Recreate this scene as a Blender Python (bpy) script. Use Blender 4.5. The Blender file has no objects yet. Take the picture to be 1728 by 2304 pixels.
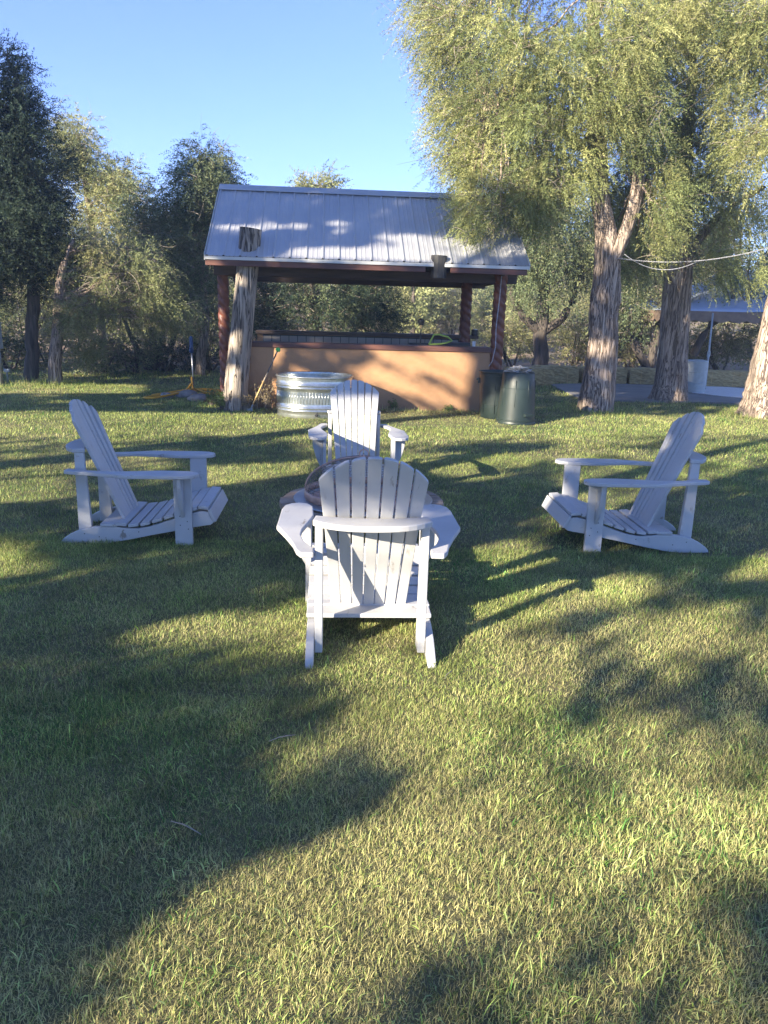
import bpy, bmesh, math, random
import numpy as np
from mathutils import Vector, Matrix
rng = np.random.default_rng(7); random.seed(7)
S = bpy.context.scene; COL = S.collection; PI = math.pi; R = math.radians

# ------------------------------------------------------------------ camera
CAM_H = 1.45; PITCH = R(14.86); ROLL = 0.028; FPX = 1690.0
_f = np.array([0, math.cos(PITCH), -math.sin(PITCH)]); _r0 = np.array([1., 0, 0]); _u0 = np.cross(_r0, _f)
_r = math.cos(ROLL)*_r0 + math.sin(ROLL)*_u0; _u = -math.sin(ROLL)*_r0 + math.cos(ROLL)*_u0
cam_d = bpy.data.cameras.new('camera'); cam = bpy.data.objects.new('camera', cam_d); COL.objects.link(cam)
cam_d.sensor_fit = 'VERTICAL'; cam_d.sensor_height = 36; cam_d.lens = FPX/2304*36
cam_d.clip_start = 0.05; cam_d.clip_end = 2000
cam.matrix_world = Matrix(((_r[0], _u[0], -_f[0], 0), (_r[1], _u[1], -_f[1], 0), (_r[2], _u[2], -_f[2], CAM_H), (0, 0, 0, 1)))
S.camera = cam
# ------------------------------------------------------------------ light
SUN_EL = R(20); SUN_AZ = R(45)        # heading (travel direction) of the light on the ground: +x +y
w = bpy.data.worlds.new('World'); S.world = w; w.use_nodes = True
nt = w.node_tree; bg = nt.nodes['Background']; sky = nt.nodes.new('ShaderNodeTexSky')
sky.sky_type = 'NISHITA'; sky.sun_disc = False; sky.sun_elevation = SUN_EL; sky.sun_rotation = R(225)
sky.altitude = 3000; sky.air_density = 0.95; sky.dust_density = 0.3; sky.ozone_density = 3.0
tn = nt.nodes.new('ShaderNodeMix'); tn.data_type = 'RGBA'; tn.blend_type = 'MULTIPLY'; tn.inputs[0].default_value = 1
tn.inputs[7].default_value = (.58, .70, 1.06, 1)      # white balance of the sky light
nt.links.new(sky.outputs[0], tn.inputs[6]); nt.links.new(tn.outputs[2], bg.inputs[0]); bg.inputs[1].default_value = 0.095
sl = bpy.data.lights.new('sun', 'SUN'); sl.energy = 5.0; sl.angle = R(0.5); sl.color = (1.0, 0.89, 0.70)
so = bpy.data.objects.new('sun', sl); COL.objects.link(so)
LD = Vector((math.cos(SUN_EL)*math.cos(SUN_AZ), math.cos(SUN_EL)*math.sin(SUN_AZ), -math.sin(SUN_EL)))
so.rotation_euler = LD.to_track_quat('-Z', 'Y').to_euler(); so.location = (-20, -20, 20)
S.view_settings.view_transform = 'Standard'; S.view_settings.look = 'None'
S.view_settings.exposure = 2.02; S.view_settings.gamma = 1

# ------------------------------------------------------------------ helpers
def ray(px, py): return _f + _r*(px-864)/FPX + _u*(1152-py)/FPX
def at(px, py, Y):
    v = ray(px, py); return np.array([0, 0, CAM_H]) + v*(Y/v[1])
def gpt(px, py, z=0.0):
    v = ray(px, py); return np.array([0, 0, CAM_H]) + v*((z-CAM_H)/v[2])
TE = math.tan(SUN_EL); ND = np.array([math.sin(SUN_AZ), -math.cos(SUN_AZ), 0]); DD = np.array([math.cos(SUN_AZ), math.sin(SUN_AZ), 0])
def sunspace(p):
    p = np.asarray(p, float); return np.stack([p@ND, p[..., 2] + (p@DD)*TE], -1)
def vnoise(x, y, seed=0):
    xi = np.floor(x).astype(int); yi = np.floor(y).astype(int); fx = x-xi; fy = y-yi
    fx = fx*fx*(3-2*fx); fy = fy*fy*(3-2*fy)
    def h(a, b):
        n = (a*374761393 + b*668265263 + seed*1442695041) & 0x7fffffff
        n = ((n ^ (n >> 13))*1274126177) & 0x7fffffff
        return ((n ^ (n >> 16)) & 0xffff)/65535.0
    return (h(xi, yi)*(1-fx)+h(xi+1, yi)*fx)*(1-fy) + (h(xi, yi+1)*(1-fx)+h(xi+1, yi+1)*fx)*fy
def inpoly(P, poly):
    x, y = P[..., 0], P[..., 1]; ins = np.zeros(x.shape, bool); n = len(poly)
    for i in range(n):
        x1, y1 = poly[i]; x2, y2 = poly[(i+1) % n]
        c = ((y1 > y) != (y2 > y)) & (x < (x2-x1)*(y-y1)/((y2-y1) if y2 != y1 else 1e-9)+x1); ins ^= c
    return ins
def tag(o, label=None, cat=None, group=None, kind=None):
    if label: o['label'] = label
    if cat: o['category'] = cat
    if group: o['group'] = group
    if kind: o['kind'] = kind
    return o
def empty(name, loc, rz=0.0, **k):
    o = bpy.data.objects.new(name, None); COL.objects.link(o); o.location = loc; o.rotation_euler = (0, 0, rz)
    o.empty_display_size = .1
    return tag(o, **k)
def link(name, me, mat, parent=None, smooth=False, bevel=0):
    if mat is not None and not me.materials: me.materials.append(mat)
    if smooth: me.polygons.foreach_set('use_smooth', np.ones(len(me.polygons), bool))
    o = bpy.data.objects.new(name, me); COL.objects.link(o)
    if parent is not None: o.parent = parent
    if bevel:
        b = o.modifiers.new('bevel', 'BEVEL'); b.width = bevel; b.segments = 2; b.limit_method = 'ANGLE'
    return o
def mesh_np(name, V, F, tint=None):
    """V (n,3), F (m,k) with k constant"""
    me = bpy.data.meshes.new(name); V = np.ascontiguousarray(V, dtype=np.float32); F = np.ascontiguousarray(F, dtype=np.int32)
    m, k = F.shape
    me.vertices.add(len(V)); me.vertices.foreach_set('co', V.ravel())
    me.loops.add(m*k); me.loops.foreach_set('vertex_index', F.ravel())
    me.polygons.add(m); me.polygons.foreach_set('loop_start', np.arange(0, m*k, k, dtype=np.int32))
    me.update(calc_edges=True)
    if tint is not None:
        a = me.color_attributes.new('tint', 'FLOAT_COLOR', 'POINT')
        c = np.ones((len(V), 4), np.float32); c[:, :3] = tint; a.data.foreach_set('color', c.ravel())
    return me
class MB:
    def __init__(s): s.v = []; s.f = []
    def add(s, V, F):
        n = len(s.v); s.v += [tuple(map(float, p)) for p in V]; s.f += [tuple(int(i)+n for i in q) for q in F]; return s
    def box(s, x0, x1, y0, y1, z0, z1, M=None):
        V = [(x, y, z) for x in (x0, x1) for y in (y0, y1) for z in (z0, z1)]
        if M is not None: V = [M @ Vector(p) for p in V]
        return s.add(V, [(0, 1, 3, 2), (4, 6, 7, 5), (0, 4, 5, 1), (2, 3, 7, 6), (0, 2, 6, 4), (1, 5, 7, 3)])
    def prism(s, poly, a, b, fn):
        """poly: 2D outline, extruded from a to b; fn(u,v,w)->xyz"""
        n = len(poly); V = [fn(p[0], p[1], a) for p in poly] + [fn(p[0], p[1], b) for p in poly]
        F = [tuple(range(n))[::-1], tuple(range(n, 2*n))] + [(i, (i+1) % n, n+(i+1) % n, n+i) for i in range(n)]
        return s.add(V, F)
    def tube(s, pts, rad, sides=8, cap=True, rfn=None):
        pts = [Vector(p) for p in pts]; n = len(pts); rad = rad if hasattr(rad, '__len__') else [rad]*n
        base = len(s.v); up = Vector((0, 0, 1)); prev = None
        for i, p in enumerate(pts):
            t = (pts[min(i+1, n-1)]-pts[max(i-1, 0)]).normalized()
            if prev is None: a = t.orthogonal().normalized() if abs(t.z) < .9 else (Vector((1, 0, 0))-t*t.x).normalized()
            else: a = (prev-t*prev.dot(t)).normalized()
            prev = a; b = t.cross(a)
            for k in range(sides):
                th = 2*PI*k/sides; rr = rad[i]*(rfn(th, i) if rfn else 1)
                s.v.append(tuple(p+(a*math.cos(th)+b*math.sin(th))*rr))
        for i in range(n-1):
            for k in range(sides):
                a0 = base+i*sides+k; a1 = base+i*sides+(k+1) % sides
                s.f.append((a0, a1, a1+sides, a0+sides))
        if cap:
            s.f.append(tuple(base+k for k in range(sides))[::-1]); s.f.append(tuple(base+(n-1)*sides+k for k in range(sides)))
        return s
    def lathe(s, prof, n=40, c=(0, 0, 0), sx=1, sy=1, sup=2.0, closed=False):
        base = len(s.v)
        for r, z in prof:
            for k in range(n):
                th = 2*PI*k/n; ct, st = math.cos(th), math.sin(th)
                q = (abs(ct)**sup+abs(st)**sup)**(-1/sup)
                s.v.append((c[0]+r*sx*ct*q, c[1]+r*sy*st*q, c[2]+z))
        m = len(prof)
        for i in range(m if closed else m-1):
            for k in range(n):
                a = base+i*n+k; b = base+i*n+(k+1) % n; j = (i+1) % m
                s.f.append((a, b, base+j*n+(k+1) % n, base+j*n+k))
        return s
    def cap(s, r, z, n=40, c=(0, 0, 0), sx=1, sy=1):
        base = len(s.v)
        for k in range(n): s.v.append((c[0]+r*sx*math.cos(2*PI*k/n), c[1]+r*sy*math.sin(2*PI*k/n), c[2]+z))
        s.f.append(tuple(range(base, base+n))); return s
    def mesh(s, name):
        me = bpy.data.meshes.new(name); me.from_pydata(s.v, [], s.f); me.validate(); return me
    def build(s, name, mat, parent=None, smooth=False, bevel=0, fix=True):
        me = s.mesh(name)
        if fix:
            bm = bmesh.new(); bm.from_mesh(me); bmesh.ops.recalc_face_normals(bm, faces=bm.faces); bm.to_mesh(me); bm.free()
        return link(name, me, mat, parent, smooth, bevel)
def autosmooth(o, ang=40):
    me = o.data; me.polygons.foreach_set('use_smooth', np.ones(len(me.polygons), bool))
    me.set_sharp_from_angle(angle=R(ang)); return o

# ------------------------------------------------------------------ materials
def newmat(name):
    m = bpy.data.materials.new(name); m.use_nodes = True; n = m.node_tree; return m, n, n.nodes['Principled BSDF']
def noise(n, scale, detail=4, rough=.55, stretch=(1, 1, 1), coord='Object', dist=0.0, rnd=False):
    tc = n.nodes.new('ShaderNodeTexCoord'); mp = n.nodes.new('ShaderNodeMapping'); mp.inputs['Scale'].default_value = stretch
    tx = n.nodes.new('ShaderNodeTexNoise'); tx.inputs['Scale'].default_value = scale; tx.inputs['Detail'].default_value = detail
    tx.inputs['Roughness'].default_value = rough; tx.inputs['Distortion'].default_value = dist
    n.links.new(tc.outputs[coord], mp.inputs[0])
    if rnd:      # every copy gets its own wear
        oi = n.nodes.new('ShaderNodeObjectInfo'); ml = n.nodes.new('ShaderNodeMath'); ml.operation = 'MULTIPLY'; ml.inputs[1].default_value = 40; n.links.new(oi.outputs['Random'], ml.inputs[0])
        cb = n.nodes.new('ShaderNodeCombineXYZ'); n.links.new(ml.outputs[0], cb.inputs[0]); n.links.new(ml.outputs[0], cb.inputs[2]); n.links.new(cb.outputs[0], mp.inputs['Location'])
    n.links.new(mp.outputs[0], tx.inputs[0]); return tx.outputs['Fac']
def ramp(n, src, stops):
    r = n.nodes.new('ShaderNodeValToRGB'); e = r.color_ramp.elements
    while len(e) < len(stops): e.new(.5)
    for k, (p, c) in enumerate(stops): e[k].position = p; e[k].color = (*c, 1)
    n.links.new(src, r.inputs[0]); return r.outputs[0]
def mixc(n, fac, a, b, mode='MIX'):
    x = n.nodes.new('ShaderNodeMix'); x.data_type = 'RGBA'; x.blend_type = mode
    for sock, val in ((x.inputs[0], fac), (x.inputs[6], a), (x.inputs[7], b)):
        if isinstance(val, (int, float)): sock.default_value = val
        elif isinstance(val, tuple): sock.default_value = (*val, 1)
        else: n.links.new(val, sock)
    return x.outputs[2]
def bump(n, b, src, strength=.3, dist=.01):
    bp = n.nodes.new('ShaderNodeBump'); bp.inputs['Strength'].default_value = strength; bp.inputs['Distance'].default_value = dist
    n.links.new(src, bp.inputs['Height']); n.links.new(bp.outputs[0], b.inputs['Normal'])
def M_(name, stops, scale=8, stretch=(1, 1, 1), rough=.7, bmp=.2, bd=.01, metal=0.0, detail=4, dist=0.0, spec=None):
    m, n, b = newmat(name); s = noise(n, scale, detail, .6, stretch, dist=dist)
    n.links.new(ramp(n, s, stops), b.inputs['Base Color']); b.inputs['Roughness'].default_value = rough; b.inputs['Metallic'].default_value = metal
    if spec is not None: b.inputs['Specular IOR Level'].default_value = spec
    if bmp: bump(n, b, s, bmp, bd)
    return m
def cracked(name, stops, scale, sz, crack, cscale, rough=.9, bd=.03, cw=.035):
    m, n, b = newmat(name); s = noise(n, scale, 6, .62, (1.5, 1.5, sz), dist=.4)
    c = noise(n, cscale, 4, .55, (1.5, 1.5, sz*.55), dist=.9)
    ab = n.nodes.new('ShaderNodeMath'); ab.operation = 'SUBTRACT'; ab.inputs[1].default_value = .5; n.links.new(c, ab.inputs[0])
    a2 = n.nodes.new('ShaderNodeMath'); a2.operation = 'ABSOLUTE'; n.links.new(ab.outputs[0], a2.inputs[0])
    k = ramp(n, a2.outputs[0], [(.004, (0, 0, 0)), (cw, (1, 1, 1))])
    n.links.new(mixc(n, k, crack, ramp(n, s, stops)), b.inputs['Base Color']); b.inputs['Roughness'].default_value = rough
    h = n.nodes.new('ShaderNodeMath'); h.operation = 'MULTIPLY_ADD'; n.links.new(s, h.inputs[0]); h.inputs[1].default_value = .5
    sp = n.nodes.new('ShaderNodeSeparateColor'); n.links.new(k, sp.inputs[0]); n.links.new(sp.outputs[0], h.inputs[2])
    bump(n, b, h.outputs[0], .9, bd); return m
def white_paint():
    m, n, b = newmat('white_paint')
    g = noise(n, 3.0, 4, .65, rnd=True); base = ramp(n, g, [(.3, (.42, .415, .41)), (.7, (.49, .485, .48))])
    ch = noise(n, 26, 5, .7, (1, .35, .35), rnd=True); c1 = ramp(n, ch, [(.615, (0, 0, 0)), (.665, (1, 1, 1))])
    ch2 = noise(n, 4.5, 3, .6, rnd=True); c2 = ramp(n, ch2, [(.42, (.15, .15, .15)), (.62, (1, 1, 1))])
    k = mixc(n, 1.0, c1, c2, 'MULTIPLY')
    n.links.new(mixc(n, k, base, (.24, .21, .18)), b.inputs['Base Color']); b.inputs['Roughness'].default_value = .55
    gr = noise(n, 60, 3, .6, (1, .15, .15)); bump(n, b, gr, .12, .002); return m
def leaf_mat(name, trans=.3, rough=.6):
    m, n, b = newmat(name); a = n.nodes.new('ShaderNodeAttribute'); a.attribute_name = 'tint'
    n.links.new(a.outputs['Color'], b.inputs['Base Color']); b.inputs['Roughness'].default_value = rough
    b.inputs['Specular IOR Level'].default_value = .25
    t = n.nodes.new('ShaderNodeBsdfTranslucent'); n.links.new(a.outputs['Color'], t.inputs[0])
    mx = n.nodes.new('ShaderNodeMixShader'); mx.inputs[0].default_value = trans
    n.links.new(b.outputs[0], mx.inputs[1]); n.links.new(t.outputs[0], mx.inputs[2]); n.links.new(mx.outputs[0], n.nodes['Material Output'].inputs[0]); return m
WHITE = white_paint()
LEAF = leaf_mat('foliage', .38); GRASS = leaf_mat('grass_blades', .35, .5)
BARK = cracked('cedar_bark', [(.3, (.20, .15, .115)), (.5, (.38, .295, .23)), (.7, (.54, .43, .34))], 10, .2, (.13, .092, .07), 16, cw=.05)
BARKD = M_('dark_bark', [(.3, (.035, .03, .026)), (.55, (.11, .09, .075)), (.75, (.19, .155, .13))], 9, (1.6, 1.6, .2), .9, .8, .02, detail=5)
TWIG = M_('dead_twig', [(.3, (.22, .18, .14)), (.7, (.42, .36, .29))], 5, rough=.9, bmp=0)
DEADWOOD = cracked('weathered_wood', [(.3, (.13, .105, .08)), (.48, (.30, .25, .20)), (.62, (.46, .38, .30)), (.78, (.60, .48, .36))], 7, .16, (.05, .04, .032), 9, cw=.035)
REDLOG = M_('stained_log', [(.3, (.085, .028, .018)), (.7, (.22, .075, .042))], 12, (1, 1, .4), .45, .3, .004)
REDBEAM = M_('stained_beam', [(.3, (.07, .028, .02)), (.7, (.155, .062, .04))], 6, (.3, 3, 3), .55, .2, .003)
DARKBEAM = M_('dark_beam', [(.3, (.035, .022, .018)), (.7, (.08, .05, .038))], 6, (.3, 3, 3), .7, .2, .003)
STUCCO = M_('tan_stucco', [(.3, (.40, .215, .115)), (.7, (.50, .28, .155))], 2.2, rough=.85, bmp=.15, bd=.004)
def stucco():
    m, n, b = newmat('tan_stucco'); a = ramp(n, noise(n, 1.6, 5, .65), [(.3, (.34, .185, .092)), (.7, (.46, .26, .13))])
    st = ramp(n, noise(n, 5, 5, .7, (1, 1, .25)), [(.58, (0, 0, 0)), (.72, (.35, .35, .35))])
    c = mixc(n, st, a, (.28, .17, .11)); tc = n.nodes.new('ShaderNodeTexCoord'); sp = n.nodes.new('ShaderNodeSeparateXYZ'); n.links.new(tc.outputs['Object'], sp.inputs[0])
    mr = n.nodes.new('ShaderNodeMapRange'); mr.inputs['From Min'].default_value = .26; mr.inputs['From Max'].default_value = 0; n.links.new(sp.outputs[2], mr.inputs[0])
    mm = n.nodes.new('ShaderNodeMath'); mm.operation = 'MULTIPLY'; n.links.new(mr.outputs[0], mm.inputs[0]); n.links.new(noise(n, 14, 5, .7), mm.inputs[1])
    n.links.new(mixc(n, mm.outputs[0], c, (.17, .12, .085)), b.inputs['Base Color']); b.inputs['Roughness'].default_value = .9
    bump(n, b, noise(n, 18, 6, .7), .5, .012); return m
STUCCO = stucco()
TIN = M_('roof_tin', [(.3, (.43, .43, .44)), (.7, (.50, .50, .50))], 1.4, rough=.42, bmp=.03, bd=.004, metal=.35)
TINEDGE = M_('roof_trim', [(.3, (.50, .50, .46)), (.7, (.60, .59, .54))], 3, rough=.5, bmp=0)
def galv():
    m, n, b = newmat('galvanised_steel'); tc = n.nodes.new('ShaderNodeTexCoord'); v = n.nodes.new('ShaderNodeTexVoronoi'); v.inputs['Scale'].default_value = 28
    n.links.new(tc.outputs['Object'], v.inputs[0]); n.links.new(ramp(n, v.outputs['Distance'], [(0, (.40, .43, .42)), (.8, (.52, .54, .52))]), b.inputs['Base Color'])
    b.inputs['Metallic'].default_value = .85; b.inputs['Roughness'].default_value = .28
    s = noise(n, 9, 2, .5, (1, 1, .1)); bump(n, b, s, .25, .01); return m
GALV = galv()
BINM = M_('bin_plastic', [(.3, (.011, .020, .018)), (.7, (.024, .038, .034))], 3, rough=.45, bmp=.1, bd=.004)
COPPER = M_('copper_bowl', [(.3, (.44, .25, .18)), (.7, (.66, .42, .32))], 7, rough=.4, metal=.25, bmp=.1)
STEEL = M_('grey_steel', [(.3, (.28, .29, .30)), (.7, (.42, .43, .44))], 5, rough=.4, metal=.7, bmp=.05)
BLACKM = M_('black_metal', [(.3, (.015, .015, .015)), (.7, (.04, .038, .035))], 9, rough=.6, bmp=.1)
TILE = M_('slate_tile', [(.25, (.15, .11, .08)), (.5, (.30, .22, .16)), (.75, (.48, .38, .28))], 6, (1, 1, 1), .7, .4, .006)
HAY = M_('hay', [(.3, (.24, .17, .07)), (.5, (.42, .31, .14)), (.75, (.60, .47, .24))], 22, (.5, 2, 2), .95, .9, .02, detail=6)
CONC = M_('concrete', [(.3, (.17, .16, .145)), (.7, (.24, .225, .205))], 2.5, rough=.85, bmp=.15)
BALECORD = M_('white_cord', [(.3, (.22, .22, .24)), (.7, (.46, .46, .49))], 40, rough=.7, bmp=.1)
def plain(name, c, rough=.6, metal=0.0, var=.12, scale=12):
    lo = tuple(x*(1-var) for x in c); hi = tuple(min(1, x*(1+var)) for x in c)
    return M_(name, [(.3, lo), (.7, hi)], scale, rough=rough, metal=metal, bmp=.06)
YEL = plain('yellow_hose', (.75, .36, .03), .5); BLUEP = plain('blue_paint', (.035, .08, .18), .6)
LIME = plain('lime_plastic', (.33, .45, .07), .5); GREENTIP = plain('green_tape', (.12, .55, .12), .5)
YWOOD = plain('yellow_handle', (.62, .40, .16), .6); GREYBOX = plain('grey_paint', (.30, .34, .37), .5)
TARP = M_('white_tarp', [(.3, (.30, .35, .45)), (.7, (.44, .49, .58))], 1.6, rough=.5, bmp=.5, bd=.05)
VAL = M_('brown_valance', [(.3, (.16, .11, .08)), (.7, (.26, .19, .14))], 5, rough=.8, bmp=.2)
PALE = plain('pale_plastic', (.40, .42, .40), .6); STONE = M_('rough_stone', [(.3, (.16, .14, .12)), (.7, (.34, .30, .26))], 9, rough=.9, bmp=.5)
WHITEP = plain('white_plastic', (.75, .75, .75), .4); PLASTICBAG = plain('clear_film', (.30, .29, .27), .25)
def mesh_screen():
    m, n, b = newmat('wire_mesh'); b.inputs['Base Color'].default_value = (.24, .19, .15, 1); b.inputs['Metallic'].default_value = .3; b.inputs['Roughness'].default_value = .5
    return m
SCREEN = mesh_screen()
# ground: lawn soil near, dry reddish scrub soil beyond
def ground_mat():
    m, n, b = newmat('ground_soil')
    a = ramp(n, noise(n, 3.0, 6, .65), [(.3, (.07, .07, .03)), (.55, (.13, .12, .055)), (.75, (.20, .17, .09))])
    c = ramp(n, noise(n, .25, 6, .7), [(.3, (.13, .12, .07)), (.5, (.24, .17, .11)), (.7, (.34, .22, .15))])
    tc = n.nodes.new('ShaderNodeTexCoord'); sp = n.nodes.new('ShaderNodeSeparateXYZ'); n.links.new(tc.outputs['Object'], sp.inputs[0])
    mr = n.nodes.new('ShaderNodeMapRange'); mr.inputs['From Min'].default_value = 14.5; mr.inputs['From Max'].default_value = 18; n.links.new(sp.outputs[1], mr.inputs[0])
    n.links.new(mixc(n, mr.outputs[0], a, c), b.inputs['Base Color']); b.inputs['Roughness'].default_value = .95
    bump(n, b, noise(n, 25, 5, .7), .6, .03); return m
GSOIL = ground_mat()

# ------------------------------------------------------------------ terrain (setting)
def gz(x, y):
    x = np.asarray(x, float); y = np.asarray(y, float)
    t = np.clip((y-30)/70, 0, 1); t = t*t*(3-2*t)
    far = np.clip((y-100)/250, 0, 1)
    hh = t*(4.2+2.0*vnoise(x*.03+9, y*.03)) + far*(16+10*vnoise(x*.008+3, y*.008+2)) + np.clip((y-24)/20, 0, 1)*.5*vnoise(x*.15, y*.15)
    return hh + .022*(vnoise(x*.9+40, y*.9+11)-.5)*(y < 20)
ys = np.concatenate([np.arange(-45, 0, 3.), np.arange(0, 16, .35), np.arange(16, 60, 2.), np.arange(60, 200, 7.), np.arange(200, 390, 15.)])
xs = np.concatenate([np.arange(-300, -60, 20.), np.arange(-60, -12, 3.), np.arange(-12, 12, .5), np.arange(12, 60, 3.), np.arange(60, 301, 20.)])
X, Y = np.meshgrid(xs, ys); Z = gz(X, Y); nx, ny = len(xs), len(ys)
idx = np.arange(nx*ny).reshape(ny, nx)
F = np.stack([idx[:-1, :-1], idx[:-1, 1:], idx[1:, 1:], idx[1:, :-1]], -1).reshape(-1, 4)
g = link('ground', mesh_np('ground', np.stack([X, Y, Z], -1).reshape(-1, 3), F), GSOIL, smooth=True); tag(g, kind='structure')
# patio slab
mb = MB(); sl_poly = [tuple(gpt(*p)[:2]) for p in ((1236, 867), (1310, 903), (1480, 907), (1728, 912), (1900, 918), (2000, 868), (1700, 862))]
mb.prism(sl_poly, -.05, .035, lambda a, b, c: (a, b, c)); tag(mb.build('patio_slab', CONC), kind='structure')

# ------------------------------------------------------------------ grass (stuff)
def grass():
    V = []; Fc = []; T = []; off = 0
    BX = (1.55, 11.70)
    def band(y0, y1, dens, wid, hgt, wedge, seg3, broad=0.0, pad=1.6):
        nonlocal off
        xm = wedge*y1+pad; n = int((y1-y0)*2*xm*dens)
        x = rng.uniform(-xm, xm, n); y = rng.uniform(y0, y1, n)
        k = np.abs(x) < wedge*y+pad
        # inside bar / slab
        lx = x-BX[0]; ly = y-BX[1]; bx = lx*math.cos(.08)+ly*math.sin(.08); by = -lx*math.sin(.08)+ly*math.cos(.08)
        k &= ~((bx > -3.75) & (bx < .05) & (by > -.02) & (by < 2.4)); k &= ~inpoly(np.stack([x, y], -1), sl_poly)
        k &= (vnoise(x*5, y*5, 3) > .06) | (rng.random(n) < .5)
        x, y = x[k], y[k]; n = len(x)
        dry = .55*vnoise(x*.7+5, y*.7, 1)+.45*vnoise(x*3.1, y*3.1+7, 2)
        green = vnoise(x*1.7+20, y*1.7, 4)
        # near the front: strawy; the far lawn is fresher
        pd = np.clip((dry-.22)*1.4 + .34*np.clip((8-y)/4, 0, 1) - .19, .05, .8); isdry = rng.random(n) < pd
        c = np.where(isdry[:, None], np.array([.48, .44, .20]), np.array([.20, .265, .07]))
        lush = (green+rng.uniform(-.18, .18, n) > .66) & ~isdry; c[lush] = [.095, .18, .045]
        yl = (rng.random(n) < .42) & ~isdry; c[yl] = [.38, .42, .13]
        c = c*rng.uniform(.7, 1.6, (n, 1))*(.72+.56*vnoise(x*6, y*6, 9))[:, None]
        isb = rng.random(n) < broad*(.2+3.2*np.clip(green-.45, 0, .4))*(.35+1.0*np.clip((x+.8)*.6, 0, 1))
        h = hgt*rng.uniform(.4, 1.25, n)*(.65+.45*vnoise(x*2.3, y*2.3, 5)+.45*vnoise(x*11, y*11, 8)); h[isdry] *= .8
        h = np.where((y > 11.35) & (y < 11.9) & (x < 1.7) & (x > -3.4), h*rng.uniform(1, 2.2, n), h); h = np.where((y > 9.9) & (y < 11.3) & (x < 2.2) & (x > -1.8), h*.6, h)
        for tb in ((1345, 925), (1500, 905), (1722, 937), (121, 869), (70, 864)):
            q_ = gpt(*tb); dd_ = np.hypot(x-q_[0], y-q_[1]); h = np.where((dd_ < .75) & (rng.random(n) < .5), h*rng.uniform(1.2, 2.6, n), h)
        wv = wid*rng.uniform(.6, 1.3, n); wv[isb] *= 2.2; h[isb] *= 1.45; c[isb] = c[isb]*[.9, 1.15, .9]
        az = rng.uniform(0, 2*PI, n); lean = np.abs(rng.normal(.95, .5, n)); lean[isb] += .35
        lean = np.clip(lean, 0.05, 1.75); d = np.stack([np.cos(az)*np.sin(lean*.55), np.sin(az)*np.sin(lean*.55), np.cos(lean*.55)], -1)
        d2 = np.stack([np.cos(az)*np.sin(lean), np.sin(az)*np.sin(lean), np.maximum(np.cos(lean), .02)], -1)
        a2 = az+PI/2+rng.normal(0, .5, n); sd = np.stack([np.cos(a2), np.sin(a2), np.zeros(n)], -1)
        p = np.stack([x, y, gz(x, y)-.004], -1); m = p+d*(h*.5)[:, None]; t = m+d2*(h*.55)[:, None]; ww = wv[:, None]
        if seg3:
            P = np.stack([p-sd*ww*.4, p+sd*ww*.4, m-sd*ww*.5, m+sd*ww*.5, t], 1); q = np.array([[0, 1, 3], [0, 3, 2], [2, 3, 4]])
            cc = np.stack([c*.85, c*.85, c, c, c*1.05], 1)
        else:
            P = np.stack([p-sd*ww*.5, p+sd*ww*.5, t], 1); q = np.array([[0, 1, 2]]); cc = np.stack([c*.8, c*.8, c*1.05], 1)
        k = P.shape[1]; base = np.arange(n)[:, None, None]*k+off
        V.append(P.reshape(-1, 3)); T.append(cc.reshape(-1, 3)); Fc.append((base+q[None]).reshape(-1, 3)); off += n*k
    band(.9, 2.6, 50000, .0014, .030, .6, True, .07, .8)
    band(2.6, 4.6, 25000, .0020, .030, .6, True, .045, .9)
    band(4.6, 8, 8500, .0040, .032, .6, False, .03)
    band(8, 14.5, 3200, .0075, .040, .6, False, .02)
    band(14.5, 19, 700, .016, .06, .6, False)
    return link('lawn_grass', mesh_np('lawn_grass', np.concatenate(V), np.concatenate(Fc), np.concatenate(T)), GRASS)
tag(grass(), 'mown lawn grass, part straw dry and part green, covering the yard', 'grass', kind='stuff')

# ------------------------------------------------------------------ trees
def sprays(C, D, L, K, w, lw, col, jitter, droop):
    """C (m,3) start, D (m,3) direction, L (m,) length -> feathery sprays of K slivers each"""
    m = len(C); t = np.tile((np.arange(K)+.5)/K, (m, 1))+rng.uniform(-.5, .5, (m, K))/K
    pos = C[:, None]+D[:, None]*(t*L[:, None])[..., None]; pos[..., 2] -= droop*(t**2)*L[:, None]
    ax = rng.normal(0, 1, (m, 1, 3))
    nrm = ax/np.linalg.norm(ax, axis=-1, keepdims=True)
    side = np.cross(np.broadcast_to(D[:, None], pos.shape), nrm); side /= np.linalg.norm(side, axis=-1, keepdims=True)+1e-9
    sgn = np.where(np.arange(K) % 2 == 0, 1, -1)[None, :, None]
    d = D[:, None]*.75+side*sgn*.75+rng.normal(0, jitter, pos.shape); d[..., 2] -= droop*.8*t
    d /= np.linalg.norm(d, axis=-1, keepdims=True)+1e-9
    ll = lw*rng.uniform(.6, 1.3, (m, K))*(1.15-.6*t)
    b = rng.normal(0, 1, pos.shape); b = np.cross(d, b); b /= np.linalg.norm(b, axis=-1, keepdims=True)+1e-9
    W = w*rng.uniform(.6, 1.3, (m, K))
    tip = pos+d*ll[..., None]; mid = pos+d*(ll*.45)[..., None]
    P = np.stack([pos, mid+b*W[..., None]*.5, tip, mid-b*W[..., None]*.5], 2)
    c = col[:, None, None]*rng.uniform(.75, 1.25, (m, K, 1, 1)); c = np.broadcast_to(c, (m, K, 4, 3))
    n = m*K; V = P.reshape(-1, 3); Fq = np.arange(n*4).reshape(n, 4)
    return V, Fq, c.reshape(-1, 3)
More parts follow.
